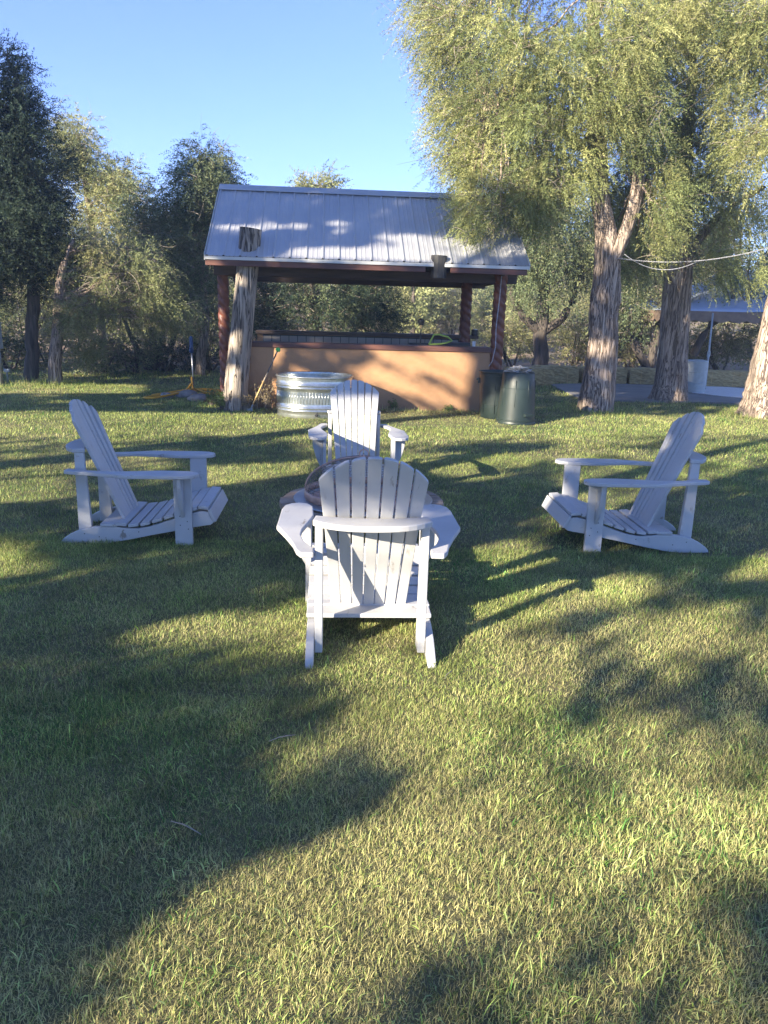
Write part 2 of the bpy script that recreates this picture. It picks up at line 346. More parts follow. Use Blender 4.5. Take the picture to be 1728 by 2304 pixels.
def ntubes(P, Rr, sides=3):
    """P (m,s,3), Rr (m,s)"""
    m, s, _ = P.shape; T = np.gradient(P, axis=1); T /= np.linalg.norm(T, axis=-1, keepdims=True)+1e-9
    ref = np.where(np.abs(T[..., 2:3]) > .9, np.array([1., 0, 0]), np.array([0, 0, 1.])); a = np.cross(T, ref); a /= np.linalg.norm(a, axis=-1, keepdims=True)+1e-9
    b = np.cross(T, a); th = np.arange(sides)*2*PI/sides
    V = P[:, :, None]+(a[:, :, None]*np.cos(th)[:, None]+b[:, :, None]*np.sin(th)[:, None])*Rr[..., None, None]
    idx = np.arange(m*s*sides).reshape(m, s, sides); nx = np.roll(idx, -1, 2)
    F = np.stack([idx[:, :-1], nx[:, :-1], nx[:, 1:], idx[:, 1:]], -1).reshape(-1, 4)
    return V.reshape(-1, 3), F
def blob(px, py, Y, rx, ry, rd, n):
    c = at(px, py, Y); k = Y/FPX; return (c[0], Y, c[2], rx*k, rd, ry*k, n)
OLIVE = [(.31, .33, .145), (.23, .26, .115), (.38, .37, .17)]
CEDAR = [(.33, .36, .14), (.22, .26, .105), (.43, .43, .18)]
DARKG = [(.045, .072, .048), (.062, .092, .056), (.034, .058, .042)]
MIDG = [(.17, .21, .105), (.12, .155, .08), (.23, .25, .12)]
PALEG = [(.34, .34, .15), (.27, .28, .12), (.38, .35, .18)]
def make_tree(name, base, stems, blobs, pal, label, cat='tree', group=None, clump=.38, nsp=26, K=14, sl=.30, w=.016, lw=.075,
              droop=.6, bark=None, twigs=6, limbs=True, mask=None, rough_trunk=False, low=0.15, limb_r=.022, jitter=.35, limb_frac=.45, elong=1.0):
    base = np.array([base[0], base[1], float(gz(base[0], base[1]))])
    root = empty(name, tuple(base)); tag(root, label, cat, group)
    Cl = []
    for (x, y, z, rx, ry, rz, n) in blobs:
        u = rng.normal(0, 1, (n, 3)); u /= np.linalg.norm(u, axis=1)[:, None]; r = rng.random(n)**.45
        Cl.append(np.stack([x+u[:, 0]*r*rx, y+u[:, 1]*r*ry, z+u[:, 2]*r*rz], -1))
    Cl = np.concatenate(Cl); Cl = Cl[Cl[:, 2] > low]
    if mask is not None: Cl = Cl[mask(Cl)]
    cen = np.array([np.mean(Cl[:, 0]), np.mean(Cl[:, 1])])
    n = len(Cl); pal = np.array(pal)
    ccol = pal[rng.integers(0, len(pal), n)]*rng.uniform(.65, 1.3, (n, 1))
    off = rng.normal(0, 1, (n, nsp, 3)); off /= np.linalg.norm(off, axis=-1, keepdims=True); off *= (rng.random((n, nsp, 1))**.5)
    cs = clump*rng.uniform(.6, 1.25, (n, 1, 1)); C = Cl[:, None]+off*cs*np.array([1, 1, (.8+.5*droop)*elong])
    out = C-np.array([cen[0], cen[1], 0])[None, None]*1.0; out[..., 2] = 0; out /= np.linalg.norm(out, axis=-1, keepdims=True)+1e-6
    D = out*.55+off*.6+rng.normal(0, .25, C.shape); D[..., 2] += .25-droop*.9; D /= np.linalg.norm(D, axis=-1, keepdims=True)
    C = C.reshape(-1, 3); D = D.reshape(-1, 3); col = np.repeat(ccol, nsp, 0)*rng.uniform(.8, 1.2, (n*nsp, 1))
    if mask is not None: k = mask(C); C, D, col = C[k], D[k], col[k]
    L = sl*rng.uniform(.6, 1.3, len(C)); V, Fq, T = sprays(C, D, L, K, w, lw, col, jitter, droop)
    if mask is not None:
        Vq = V.reshape(-1, 4, 3); kk = mask(Vq[:, 0]) & mask(Vq[:, 2]) & mask(Vq[:, 1]) & thin_mask(Vq[:, 0])
        V = Vq[kk].reshape(-1, 3); T = T.reshape(-1, 4, 3)[kk].reshape(-1, 3); Fq = np.arange(len(V)).reshape(-1, 4)
    link('crown', mesh_np('crown', V-base, Fq, T), LEAF, root)
    # trunk, limbs and twigs: one mesh
    VV = []; FF = []; o = 0
    pts_all = []
    for si, (P, Rd) in enumerate(stems):
        P = np.array(P, float); Rd = np.array(Rd, float)
        if rough_trunk:
            ns = max(6, int(np.sum(np.linalg.norm(np.diff(P, axis=0), axis=1))/.05)); sides = 44
        else: ns = max(6, int(np.sum(np.linalg.norm(np.diff(P, axis=0), axis=1))/.22)); sides = 9
        tt = np.linspace(0, len(P)-1, ns); i0 = np.clip(tt.astype(int), 0, len(P)-2); fr = (tt-i0)[:, None]
        # Catmull-Rom
        Pe = np.concatenate([[2*P[0]-P[1]], P, [2*P[-1]-P[-2]]]); a, b, c, d = Pe[i0], Pe[i0+1], Pe[i0+2], Pe[i0+3]
        Q = .5*((2*b)+(-a+c)*fr+(2*a-5*b+4*c-d)*fr**2+(-a+3*b-3*c+d)*fr**3)
        rr = Rd[i0]*(1-fr[:, 0])+Rd[i0+1]*fr[:, 0]
        if not rough_trunk and si >= 0: Q[1:-1] += rng.normal(0, .10, (ns-2, 3))*rr[1:-1, None]*[1, 1, .1]
        pts_all.append((Q, rr))
        v, f = ntubes(Q[None], rr[None], sides)
        if rough_trunk:
            th = np.tile(np.arange(sides)*2*PI/sides, ns); hz = np.repeat(np.arange(ns)*.05, sides); cen3 = np.repeat(Q, sides, 0)
            tw = th + hz*.35 + .5*vnoise(hz*1.5+si*7, th*0+1.3, 6)
            rid = vnoise(tw*11, hz*1.1, 11+si); rid2 = vnoise(tw*24, hz*2.6, 15+si)
            lob = .10*np.sin(3*th+hz*.8)+.06*np.sin(5*th+hz*1.7+1); bul = .16*(vnoise(th*1.2, hz*1.6, 31+si)-.5)
            flare = (.42*np.exp(-hz/.22)*np.abs(np.sin(2.5*th+.6)) if si == 0 else 0)
            s = 1+.11*(rid-.5)+.05*(rid2-.5)+lob+bul+flare
            v = cen3+(v-cen3)*s[:, None]
        VV.append(v); FF.append(f+o); o += len(v)
    allP = np.concatenate([q for q, r in pts_all]); allR = np.concatenate([r for q, r in pts_all])
    if limbs and n:
        Cs = Cl; Cl = Cl[rng.random(n) < limb_frac]; n = len(Cl)
        zmin = max(np.percentile(Cs[:, 2], 22)-.15, .3*Cs[:, 2].mean()); ka = allP[:, 2] > zmin
        if ka.sum() > 3: allP = allP[ka]; allR = allR[ka]
        # attach each clump to a trunk point below it
        dz = Cl[:, None, 2]-allP[None, :, 2]; dh = np.linalg.norm(Cl[:, None, :2]-allP[None, :, :2], axis=-1)
        cost = dh+np.abs(dz-.45*dh)*1.2+(dz < 0)*1.0; j = np.argmin(cost+rng.uniform(0, .5, cost.shape), axis=1)
        A = allP[j]; mid = (A+Cl)/2; mid[:, 2] += rng.uniform(-.1, .25, n)*np.linalg.norm(Cl-A, axis=1); mid += rng.normal(0, .12, mid.shape)
        tt = np.linspace(0, 1, 8)[None, :, None]; P = A[:, None]*(1-tt)**2+2*mid[:, None]*tt*(1-tt)+Cl[:, None]*tt**2
        P[:, 1:-1] += rng.normal(0, .025, P[:, 1:-1].shape)
        r0 = np.minimum(allR[j]*.6, limb_r*rng.uniform(.5, 1.3, n)); rr = r0[:, None]*np.linspace(1, .25, 8)[None]
        v, f = ntubes(P, rr, 5); VV.append(v); FF.append(f+o); o += len(v)
    me = mesh_np('trunk', np.concatenate(VV)-base, np.concatenate(FF)); link('trunk', me, bark or BARK, root, smooth=True)
    if twigs and len(Cl):
        n = len(Cl); m = int(n*twigs/limb_frac) if limbs else n*twigs; c = Cl[rng.integers(0, n, m)]+rng.normal(0, clump*.5, (m, 3)); d = rng.normal(0, 1, (m, 3)); d[:, 2] = d[:, 2]*.5-.15*droop; d /= np.linalg.norm(d, axis=1)[:, None]
        L = rng.uniform(.12, .42, m); S_ = np.linspace(0, 1, 5)[None, :, None]; bend = rng.normal(0, .35, (m, 1, 3))
        P = c[:, None]+(d[:, None]*S_+bend*S_**2)*L[:, None, None]; rr = np.linspace(.006, .0018, 5)[None]*rng.uniform(.6, 1.3, (m, 1))*(w/.016)**.5
        v, f = ntubes(P, rr, 3); tag(link('twigs', mesh_np('twigs', v-base, f), TWIG, root), kind='stuff')
    return root
def stem(*pts):   # pixel path at depth: (px,py,Y,radius_px)
    return ([at(a, b, y) for a, b, y, r in pts], [r*y/FPX for a, b, y, r in pts])

# ------------------------------------------------------------------ bar pavilion
BW = empty('bar_pavilion', (1.555, 11.711, 0), .081)
tag(BW, 'open sided bar shelter with tin gable roof, carved log posts and tan counter walls', 'shelter')
BMAT = Matrix.Translation((1.555, 11.711, 0)) @ Matrix.Rotation(.081, 4, 'Z'); BINV = BMAT.inverted()
def tol(px, py, Y): return BINV @ Vector(at(px, py, Y))
EL, ER, OV, RB, ZE, ZR = -4.18, .389, .45, 1.37, 2.15, 3.31
def roof_profile(a0, a1, pitch=.2285):
    P = []; a = a0
    n = int(round((a1-a0)/pitch))
    pitch = (a1-a0)/n
    for i in range(n):
        x = a0+i*pitch
        P += [(x, 0), (x+.006, .0), (x+.016, .016), (x+.034, .016), (x+.046, 0)]
        for k in (1, 2):
            c = x+.046+(pitch-.046)*k/3; P += [(c-.012, 0), (c-.006, .004), (c+.006, .004), (c+.012, 0)]
    P.append((a1, 0)); return P
def slope(b0, z0, b1, z1, name, mat, prof, lift=0.0):
    v = []; f = []; n = len(prof); L = math.hypot(b1-b0, z1-z0); nb, nz = -(z1-z0)/L, (b1-b0)/L
    if nz < 0: nb, nz = -nb, -nz
    for t in (0, .34, .67, 1):
        for a, h in prof: v.append((a, b0+(b1-b0)*t+nb*(h+lift), z0+(z1-z0)*t+nz*(h+lift)))
    for j in range(3):
        for i in range(n-1): f.append((j*n+i, j*n+i+1, (j+1)*n+i+1, (j+1)*n+i))
    mb = MB().add(v, f); o = mb.build(name, mat, BW, fix=False); so_ = o.modifiers.new('thick', 'SOLIDIFY'); so_.thickness = .003; return o
prof = roof_profile(EL, ER)
roof = slope(-OV, ZE, RB, ZR, 'roof', TIN, prof); slope(RB*2+OV, ZE, RB, ZR, 'rear_roof', TIN, prof)
capp = [(EL-.01, 0), (ER+.01, 0)]
mb = MB(); k = (ZR-ZE)/(RB+OV)
for sgn in (-1, 1):
    pts = [(RB, ZR+.030), (RB+sgn*.15, ZR+.030-.15*k)]
    mb.prism([(pts[0][0], pts[0][1]), (pts[1][0], pts[1][1]), (pts[1][0], pts[1][1]-.005), (pts[0][0], pts[0][1]-.005)], EL-.01, ER+.01, lambda u, v, w_: (w_, u, v))
rc = mb.build('ridge_cap', TIN, roof)
# gable rake trims
for a in (EL-.012, ER+.002):
    MB().prism([(-OV, ZE+.026), (RB, ZR+.026), (RB, ZR-.06), (-OV, ZE-.06)], a, a+.010, lambda u, v, w_: (w_, u, v)).build('rake_trim', TINEDGE, roof)
MB().box(EL, ER, -OV+.002, -OV+.012, ZE-.050, ZE-.006).build('eave_trim', TINEDGE, BW)
# decking under tin
mb = MB(); mb.prism([(-OV+.02, ZE-.035), (RB, ZR-.035), (2*RB+OV-.02, ZE-.035), (2*RB+OV-.02, ZE-.06), (RB, ZR-.06), (-OV+.02, ZE-.06)], EL+.02, ER-.02, lambda u, v, w_: (w_, u, v))
mb.build('roof_deck', DARKBEAM, BW)
# fascia in two lengths
MB().box(EL+.0, -1.10, -OV+.018, -OV+.052, ZE-.128, ZE-.054).build('fascia', REDBEAM, BW, bevel=.004)
MB().box(-.74, ER-.02, -OV+.018, -OV+.052, ZE-.128, ZE-.054).build('fascia', REDBEAM, BW, bevel=.004)
MB().box(EL+.05, ER-.05, .02, .14, ZE-.235, ZE-.10).build('beam', DARKBEAM, BW, bevel=.005)
MB().box(EL+.05, ER-.05, 2.0+.35, 2.14+.35, ZE-.235, ZE-.10).build('beam', DARKBEAM, BW, bevel=.005)
for a in (EL+.18, ER-.30):
    MB().box(a, a+.1, .142, 2.348, ZE-.22, ZE-.11).build('beam', DARKBEAM, BW, bevel=.005)
for i in range(9):
    a = EL+.35+i*.48
    MB().prism([(-OV+.06, ZE-.062), (RB, ZR-.062), (RB, ZR-.155), (-OV+.06, ZE-.15)], a, a+.045, lambda u, v, w_: (w_, u, v)).build('rafter', DARKBEAM, BW)
    MB().prism([(2*RB+OV-.06, ZE-.062), (RB+.002, ZR-.062), (RB+.002, ZR-.155), (2*RB+OV-.06, ZE-.15)], a, a+.045, lambda u, v, w_: (w_, u, v)).build('rafter', DARKBEAM, BW)
# rope carved posts
def carved(a, b, z0, z1, r, hand=1, lean=0.0):
    n = int((z1-z0)/.0125); sd = 36; mb = MB(); v = []; f = []
    for i in range(n+1):
        z = z0+(z1-z0)*i/n
        for k2 in range(sd):
            th = 2*PI*k2/sd; ph = 3*th*hand+2*PI*z/.135
            rr = r*(.80+.28*abs(math.sin(ph/2))**.6)
            v.append((a+rr*math.cos(th)+lean*(z-z0), b+rr*math.sin(th), z))
    for i in range(n):
        for k2 in range(sd):
            p = i*sd+k2; q = i*sd+(k2+1) % sd; f.append((p, q, q+sd, p+sd))
    mb.add(v, f); return mb.build('post', REDLOG, BW, smooth=True)
pl = tol(504, 720, 11.55); pr = tol(1120, 720, 11.75); prr = tol(1049, 680, 13.7)
carved(pl.x, pl.y, 0, ZE-.10, .080); carved(pr.x+.01, pr.y, 0, ZE-.10, .094, 1); carved(prr.x, prr.y, 0, ZE-.10, .094, 1)
carved(EL+.22, prr.y, 0, ZE-.10, .1, 1)
# counter walls
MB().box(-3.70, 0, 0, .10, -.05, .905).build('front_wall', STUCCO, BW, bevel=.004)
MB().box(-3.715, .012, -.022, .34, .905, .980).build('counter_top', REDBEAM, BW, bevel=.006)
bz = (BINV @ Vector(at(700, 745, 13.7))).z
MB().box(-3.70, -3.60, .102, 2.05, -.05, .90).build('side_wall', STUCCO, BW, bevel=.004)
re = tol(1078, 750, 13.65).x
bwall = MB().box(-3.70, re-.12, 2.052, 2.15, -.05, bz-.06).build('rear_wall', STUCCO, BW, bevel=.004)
MB().box(-3.72, re, 1.95, 2.40, bz-.058, bz).build('rear_counter_top', DARKBEAM, BW, bevel=.005)
def tiles(x0, x1, b, z0, z1, step):
    mb = MB(); x = x0
    while x < x1-.02:
        mb.box(x+.006, min(x+step-.006, x1), b, b+.012, z0, z1); x += step
    return mb
TILEG = M_('bar_tile', [(.3, (.23, .20, .17)), (.7, (.31, .27, .23))], 4, rough=.5, bmp=.1)
tiles(-3.6, re-.14, 2.036, .80, bz-.085, .150).build('tile_backsplash', TILEG, bwall)
MB().box(-3.6, re-.13, 2.0485, 2.0515, .78, bz-.065).build('grout_board', BLACKM, bwall)
# stub of a sawn post poking through the eave
pe = tol(990, 588, 11.15)
mb = MB(); mb.tube([(pe.x, pe.y+.14, ZE-.20), (pe.x, pe.y+.13, ZE+.0), (pe.x+.004, pe.y+.13, ZE+.105)], [.112, .115, .118], 14, rfn=lambda t, i: 1+.05*math.sin(5*t)+.03*math.sin(11*t+1))
mb.build('post_stub', BLACKM, BW, smooth=False)
# white cable down the right post
mb = MB(); cp = [(pr.x-.01, pr.y-.118, ZE-.12), (pr.x-.02, pr.y-.122, 1.7), (pr.x-.045, pr.y-.12, 1.3), (pr.x-.035, pr.y-.12, 1.0), (pr.x-.07, pr.y-.11, .78), (pr.x-.11, pr.y-.07, .70)]
mb.tube(cp, .007, 6); tag(mb.build('power_cord', BALECORD, BW), 'thin white cord running down the carved post')

# things on the bar
def on_bar(name, label, cat, px, py, Y, z):
    p = at(px, py, Y); return empty(name, (p[0], Y, z), .08, label=label, cat=cat)
t = on_bar('saw', 'lime green triangular hand tool frame lying upright on the front bar counter', 'hand tool', 990, 768, 11.95, .98)
mb = MB(); out = [(-.17, .0), (-.10, .15), (-.02, .155), (.12, .12), (.19, .065), (.10, .03), (.0, .012)]
pts = [(x, 0, z+.012) for x, z in out]
mb.tube(pts+[pts[0]], .0145, 8, cap=False); mb.build('frame', LIME, t, smooth=True)
t = on_bar('tray', 'long flat black tray lying at the back of the front bar counter', 'tray', 935, 772, 11.99, .981)
mb = MB(); mb.box(-.10, .86, -.03, .10, 0, .010); mb.box(-.10, .86, -.03, -.022, .0102, .026); mb.box(-.10, .86, .092, .10, .0102, .026); mb.box(.5, .86, -.02, .09, .0102, .05); mb.build('pan', BLACKM, t)
t = on_bar('table_lantern', 'small black lantern on a thin stem standing on the bar', 'lantern', 946, 770, 11.85, .98)
mb = MB(); mb.lathe([(0, 0), (.045, 0), (.045, .01), (.011, .02), (.011, .25), (0, .25)], 12); mb.build('stem', BLACKM, t)
mb = MB(); mb.lathe([(0, .30), (.035, .30), (.052, .36), (.052, .375), (.02, .40), (0, .40)], 10); mb.build('lantern_head', BLACKM, t)
mb = MB(); mb.lathe([(0, .2505), (.018, .2505), (.020, .2995), (0, .2995)], 10); mb.build('glass', YWOOD, t)
t = on_bar('speaker', 'short black cylinder speaker standing on the right end of the rear counter', 'speaker', 1068, 748, 13.75, bz)
mb = MB(); mb.lathe([(0, 0), (.055, 0), (.058, .02), (.055, .10), (0, .10)], 16); mb.build('body', BLACKM, t, smooth=False)
mb = MB(); mb.lathe([(0, .101), (.05, .101), (.05, .112), (0, .112)], 16); mb.build('lid', STEEL, t)
t = on_bar('cup', 'small white cup standing on the right end of the front counter', 'cup', 1066, 778, 12.0, .98)
mb = MB(); mb.lathe([(0, 0), (.024, 0), (.032, .075), (.029, .075), (.022, .006), (0, .006)], 16); mb.build('cup_body', WHITEP, t, smooth=False)

# ------------------------------------------------------------------ leaning dead trunk through the roof
def log_pts():
    return [(at(525, 915, 11.22), 28), (at(533, 840, 11.22), 26), (at(541, 760, 11.22), 24.5), (at(549, 680, 11.22), 22.5), (at(556, 610, 11.22), 21.5), (at(561, 560, 11.22), 21.5), (at(565, 514, 11.22), 21)]
lp = log_pts(); lp[0][0][2] = -.03
root = empty('dead_trunk', (lp[0][0][0], lp[0][0][1], 0)); tag(root, 'grey weathered leaning trunk at the left end of the bar, poking through the roof', 'tree trunk')
P = np.array([a for a, b in lp]); Rd = np.array([b*11.5/FPX for a, b in lp])
ns = 90; sides = 52; tt = np.linspace(0, len(P)-1, ns); i0 = np.clip(tt.astype(int), 0, len(P)-2); fr = (tt-i0)[:, None]
Q = P[i0]*(1-fr)+P[i0+1]*fr; rr = Rd[i0]*(1-fr[:, 0])+Rd[i0+1]*fr[:, 0]
v, f = ntubes(Q[None], rr[None], sides)
th = np.tile(np.arange(sides)*2*PI/sides, ns); hz = np.repeat(Q[:, 2], sides); c3 = np.repeat(Q, sides, 0)
rid = vnoise(th*9+hz*.8, hz*1.1, 21); rid2 = vnoise(th*20, hz*5.0, 22)
s_ = 1+.09*(rid-.5)+.07*(rid2-.5)+.08*np.sin(2*th+1+hz*.9)+.04*np.sin(3*th-hz*1.3)+.12*np.exp(-np.maximum(hz, 0)/.25)
v = c3+(v-c3)*s_[:, None]; nv = len(v); v = np.concatenate([v, Q[-1:]])
f = np.concatenate([f]); ob = link('bole', mesh_np('bole', v[:nv]-np.array(root.location), f), DEADWOOD, root, smooth=True)
mb = MB(); last = v[nv-sides:nv]-np.array(root.location); mb.add(last, [tuple(range(sides))]); mb.build('cut_end', DEADWOOD, root)

# ------------------------------------------------------------------ armchairs
def make_chair(label):
    c = empty('adirondack_chair', (0, 0, 0)); tag(c, label, 'chair', 'white garden armchairs around the fire pit')
    bt = Vector((0, .375, .115)); tp = Vector((0, .05, .885)); up = (tp-bt); L = up.length; up.normalize(); nrm = Vector((0, up.z, -up.y))  # nrm towards the sitter (front)
    mb = MB()
    def arc(x): return L-.128*min(1.2, (abs(x)/.226))**2.1
    for k2 in range(-3, 4):
        wb, wt = .0455, .0565; cb, ctp = k2*.0495, k2*.0655
        def X(s, t): c0 = cb+(ctp-cb)*min(t/L, 1); w0 = (wb+(wt-wb)*min(t/L, 1)); return c0+s*w0/2
        top = []
        for s in (1, .6, .2, -.2, -.6, -1):
            x = X(s, L); top.append((x, arc(x)-(.003 if abs(s) == 1 else 0)))
        poly = [(X(-1, 0), 0), (X(1, 0), 0), (X(1, L*.55), L*.55)]+top+[(X(-1, L*.55), L*.55)]
        # taper toward the foot for the arm-level waist
        dy = .75*(k2*.062)**2; tz = (rng.random()-.5)*.004
        def fn(u, v_, w_, dy=dy, tz=tz):
            p = bt+up*v_+nrm*(w_+dy*(.35+.65*v_/L)+tz); return (u, p.y, p.z)
        mb.prism(poly, 0.0, .019, fn)
    mb.build('backrest', WHITE, c, bevel=.003)
    # crosspiece
    n = 14; re_ = []; fe = []
    for i in range(n+1):
        t = -1+2*i/n; x = t*.248
        re_.append((x, .018+.095*t*t*(.55+.45*t*t)))
    for i in range(n+1):
        t = 1-2*i/n; x = t*.238; fe.append((x, .148+.040*t*t))
    MB().prism(re_+fe, .588, .614, lambda u, v_, w_: (u, v_, w_)).build('back_brace', WHITE, c, bevel=.005)
    MB().box(-.28, .28, .262, .368, .119, .139).build('lower_brace', WHITE, c, bevel=.004)
    # seat slats following the rail
    prof_ = [(.395, .122), (.47, .117), (.545, .128), (.62, .150), (.695, .176), (.77, .205), (.845, .228), (.915, .238)]
    mb = MB()
    for i, (y, z) in enumerate(prof_):
        y2, z2 = (prof_[i+1] if i < 7 else (.985, .225)); a = math.atan2(z2-z, y2-y) if i < 7 else -.1
        M = Matrix.Translation((0, y, z+.011)) @ Matrix.Rotation(a*.9, 4, 'X')
        mb.box(-.282, .282, -.033, .031, -.009, .011, M)
    M = Matrix.Translation((0, .968, .196)) @ Matrix.Rotation(.42, 4, 'X')
    mb.box(-.282, .282, -.010, .010, -.042, .046, M)
    mb.build('seat', WHITE, c, bevel=.003)
    rail = [(0, 0), (.004, .012), (.025, .036), (.065, .064), (.12, .090), (.22, .114), (.36, .117), (.43, .108), (.50, .107), (.58, .124), (.66, .150), (.75, .184), (.84, .214), (.90, .226), (.945, .222), (.975, .150), (.955, .135), (.85, .118), (.72, .090), (.58, .062), (.42, .028), (.30, .006), (.22, -.004), (.05, -.004)]
    arm = [(.242, .072), (.296, .068), (.316, .11), (.335, .20), (.375, .33), (.425, .47), (.424, .56), (.424, .77), (.412, .85), (.384, .890), (.345, .905), (.300, .890), (.272, .83), (.262, .66), (.282, .54), (.305, .42), (.308, .33), (.288, .23), (.262, .17), (.246, .14)]
    for s in (-1, 1):
        MB().prism(rail, .240*s, .275*s, lambda u, v_, w_: (w_, u, v_)).build('side_rail', WHITE, c, bevel=.004)
        MB().prism([(x*s, y) for x, y in arm], .463, .487, lambda u, v_, w_: (u, v_, w_)).build('armrest', WHITE, c, bevel=.005)
        MB().prism([(.735, -.003), (.845, -.003), (.848, .463), (.735, .463)], .2765*s, .305*s, lambda u, v_, w_: (w_, u, v_)).build('front_leg', WHITE, c, bevel=.004)
        MB().prism([(.3065*s, .4625), (.392*s, .4625), (.388*s, .40), (.366*s, .32), (.338*s, .25), (.3065*s, .19)], .775, .800, lambda u, v_, w_: (u, w_, v_)).build('arm_bracket', WHITE, c, bevel=.003)
        MB().prism([(.112, .02), (.200, .02), (.176, .588), (.120, .588)], .2050*s, .2385*s, lambda u, v_, w_: (w_, u, v_)).build('rear_upright', WHITE, c, bevel=.004)
    sm = MB().tube([(-.0008, 0, 0), (.0008, 0, 0)], .0035, 8).mesh('screw'); sm.materials.append(BLACKM)
    for s in (-1, 1):
        for (xx, y, z) in ((.3053, .77, .14), (.3053, .815, .165), (.3053, .77, .20), (.3053, .82, .115), (.2753, .25, .05), (.2753, .5, .085), (.2753, .16, .07)):
            o = bpy.data.objects.new('screw', sm); COL.objects.link(o); o.parent = c; o.location = (s*xx, y, z)
    return c
def copy_tree(o, parent=None):
    c = o.copy(); COL.objects.link(c); c.parent = parent
    for ch in list(o.children): copy_tree(ch, c)
    return c
CH = [(-.037, 2.883, .063, 1.005, 'white slatted garden armchair in front, seen from behind, nearest the camera'),
      (-2.036, 4.733, -1.50, .976, 'white slatted garden armchair on the left side of the fire pit, facing right'),
      (2.104, 4.936, 1.62, .984, 'white slatted garden armchair on the right side of the fire pit, facing left'),
      (-.305, 6.842, 3.252, .97, 'white slatted garden armchair behind the fire pit, facing the camera, before the metal tank')]
ch0 = make_chair(CH[0][4])
for i, (x, y, a, s, lab) in enumerate(CH):
    o = ch0 if i == 0 else copy_tree(ch0)
    o.location = (x, y, 0); o.rotation_euler = (0, 0, a); o.scale = (s, s, s); o['label'] = lab

# ------------------------------------------------------------------ fire pit table
FC = gpt(817, 1124, .30)
t = empty('fire_pit_table', (FC[0], FC[1], 0), label='round low fire pit table with a rough tiled wooden ring top', cat='fire pit')
mb = MB(); n = 18; TR = .515
for i in range(n):
    a0 = 2*PI*i/n+.012; a1 = 2*PI*(i+1)/n-.012; jr = TR+rng.uniform(-.010, .012); hz_ = .30+rng.uniform(-.003, .003); pts = []
    for k2 in range(5): a = a0+(a1-a0)*k2/4; pts.append((jr*math.cos(a)+rng.uniform(-.004, .004), jr*math.sin(a)))
    for k2 in range(5): a = a1+(a0-a1)*k2/4; pts.append((.40*math.cos(a), .40*math.sin(a)))
    mb.prism(pts, .262, hz_, lambda u, v_, w_: (u, v_, w_))
mb.build('top_ring', TILE, t, bevel=.004)
MB().lathe([(.395, .24), (.50, .24), (.50, .261), (.395, .261)], 48, closed=True).build('under_ring', BLACKM, t)
for i in range(4):
    a = PI/4+i*PI/2; ca, sa = math.cos(a), math.sin(a)
    MB().tube([(ca*.42, sa*.42, .24), (ca*.36, sa*.36, .15), (ca*.33, sa*.33, .08), (ca*.42, sa*.42, .0)], .014, 8).build('leg', BLACKM, t, smooth=True)
t = empty('fire_bowl', (FC[0], FC[1], .302), label='copper fire bowl with a grey steel rim sunk in the round table', cat='fire bowl')
MB().lathe([(.355, .010), (.34, -.03), (.28, -.11), (.15, -.17), (0, -.185), (0, -.178), (.15, -.163), (.275, -.105), (.335, -.025), (.348, .010)], 48).build('bowl', COPPER, t, smooth=True)
MB().lathe([(.345, .003), (.435, .003), (.440, .010), (.435, .016), (.350, .020), (.345, .014)], 56, closed=True).build('rim', STEEL, t)
t = empty('spark_screen', (FC[0], FC[1], .322), label='domed wire mesh spark screen with copper band over the fire bowl', cat='spark screen')
MB().lathe([(.366, .0), (.372, .0), (.370, .045), (.362, .048)], 56, closed=True).build('band', COPPER, t, smooth=True)
mb = MB(); HD = .205
for i in range(30):
    a = 2*PI*i/30; mb.tube([(.364*math.cos(q)*math.cos(a), .364*math.cos(q)*math.sin(a), .046+HD*math.sin(q)) for q in np.linspace(0, PI/2, 12)], .0016, 4, cap=False)
for q in np.linspace(0.06, 1.45, 18):
    rr_ = .364*math.cos(q); mb.tube([(rr_*math.cos(b), rr_*math.sin(b), .046+HD*math.sin(q)) for b in np.linspace(0, 2*PI, 37)], .0016, 4, cap=False)
mb.build('mesh_dome', SCREEN, t)
mb = MB()
for a in (0.05, PI/2+.05):
    mb.tube([(.366*math.cos(q)*math.cos(a), .366*math.cos(q)*math.sin(a), .047+(HD+.002)*math.sin(q)) for q in np.linspace(0, PI, 28)], .005, 6)
mb.build('frame', COPPER, t, smooth=True)
mb = MB(); mb.tube([(.028*math.cos(q), 0, .047+HD+.022+.026*math.sin(q)) for q in np.linspace(-.9, PI+.9, 16)], .004, 6); mb.build('handle', COPPER, t, smooth=True)

# ------------------------------------------------------------------ stock tank
TC = at(700, 945, 10.35); TX, TY = TC[0], 10.35+.50
t = empty('stock_tank', (TX, TY, 0), .05, label='round galvanised steel stock tank with rolled ribs in front of the bar wall', cat='stock tank')
pr_ = [(0, 0), (.515, 0), (.520, .012), (.518, .05)]
def bead(z, hgt, amp): return [(.520+amp*math.sin(PI*q), z+hgt*q) for q in (0, .2, .4, .6, .8, 1)]
pr_ += bead(.085, .035, .014)+bead(.125, .035, .014)+[(.519, .20), (.519, .36)]+bead(.395, .035, .014)+bead(.435, .035, .014)+[(.520, .515)]
TH = .56
rim_ = [(.522+.014*math.cos(q), TH+.014*math.sin(q)) for q in np.linspace(-PI/2, PI, 9)]
pr_ += [(.522, TH-.016)]+rim_+[(.508, TH-.02), (.508, .03), (0, .03)]
MB().lathe(pr_, 96, sx=1.03, sy=.96, sup=2.25).build('tank_wall', GALV, t, smooth=True)
mb = MB(); mb.tube([(.05, -.500, .055), (.05, -.522, .055)], .022, 14); mb.tube([(.05, -.5225, .055), (.05, -.530, .055)], .010, 10); mb.build('drain_plug', BLACKM, t)
mb = MB()
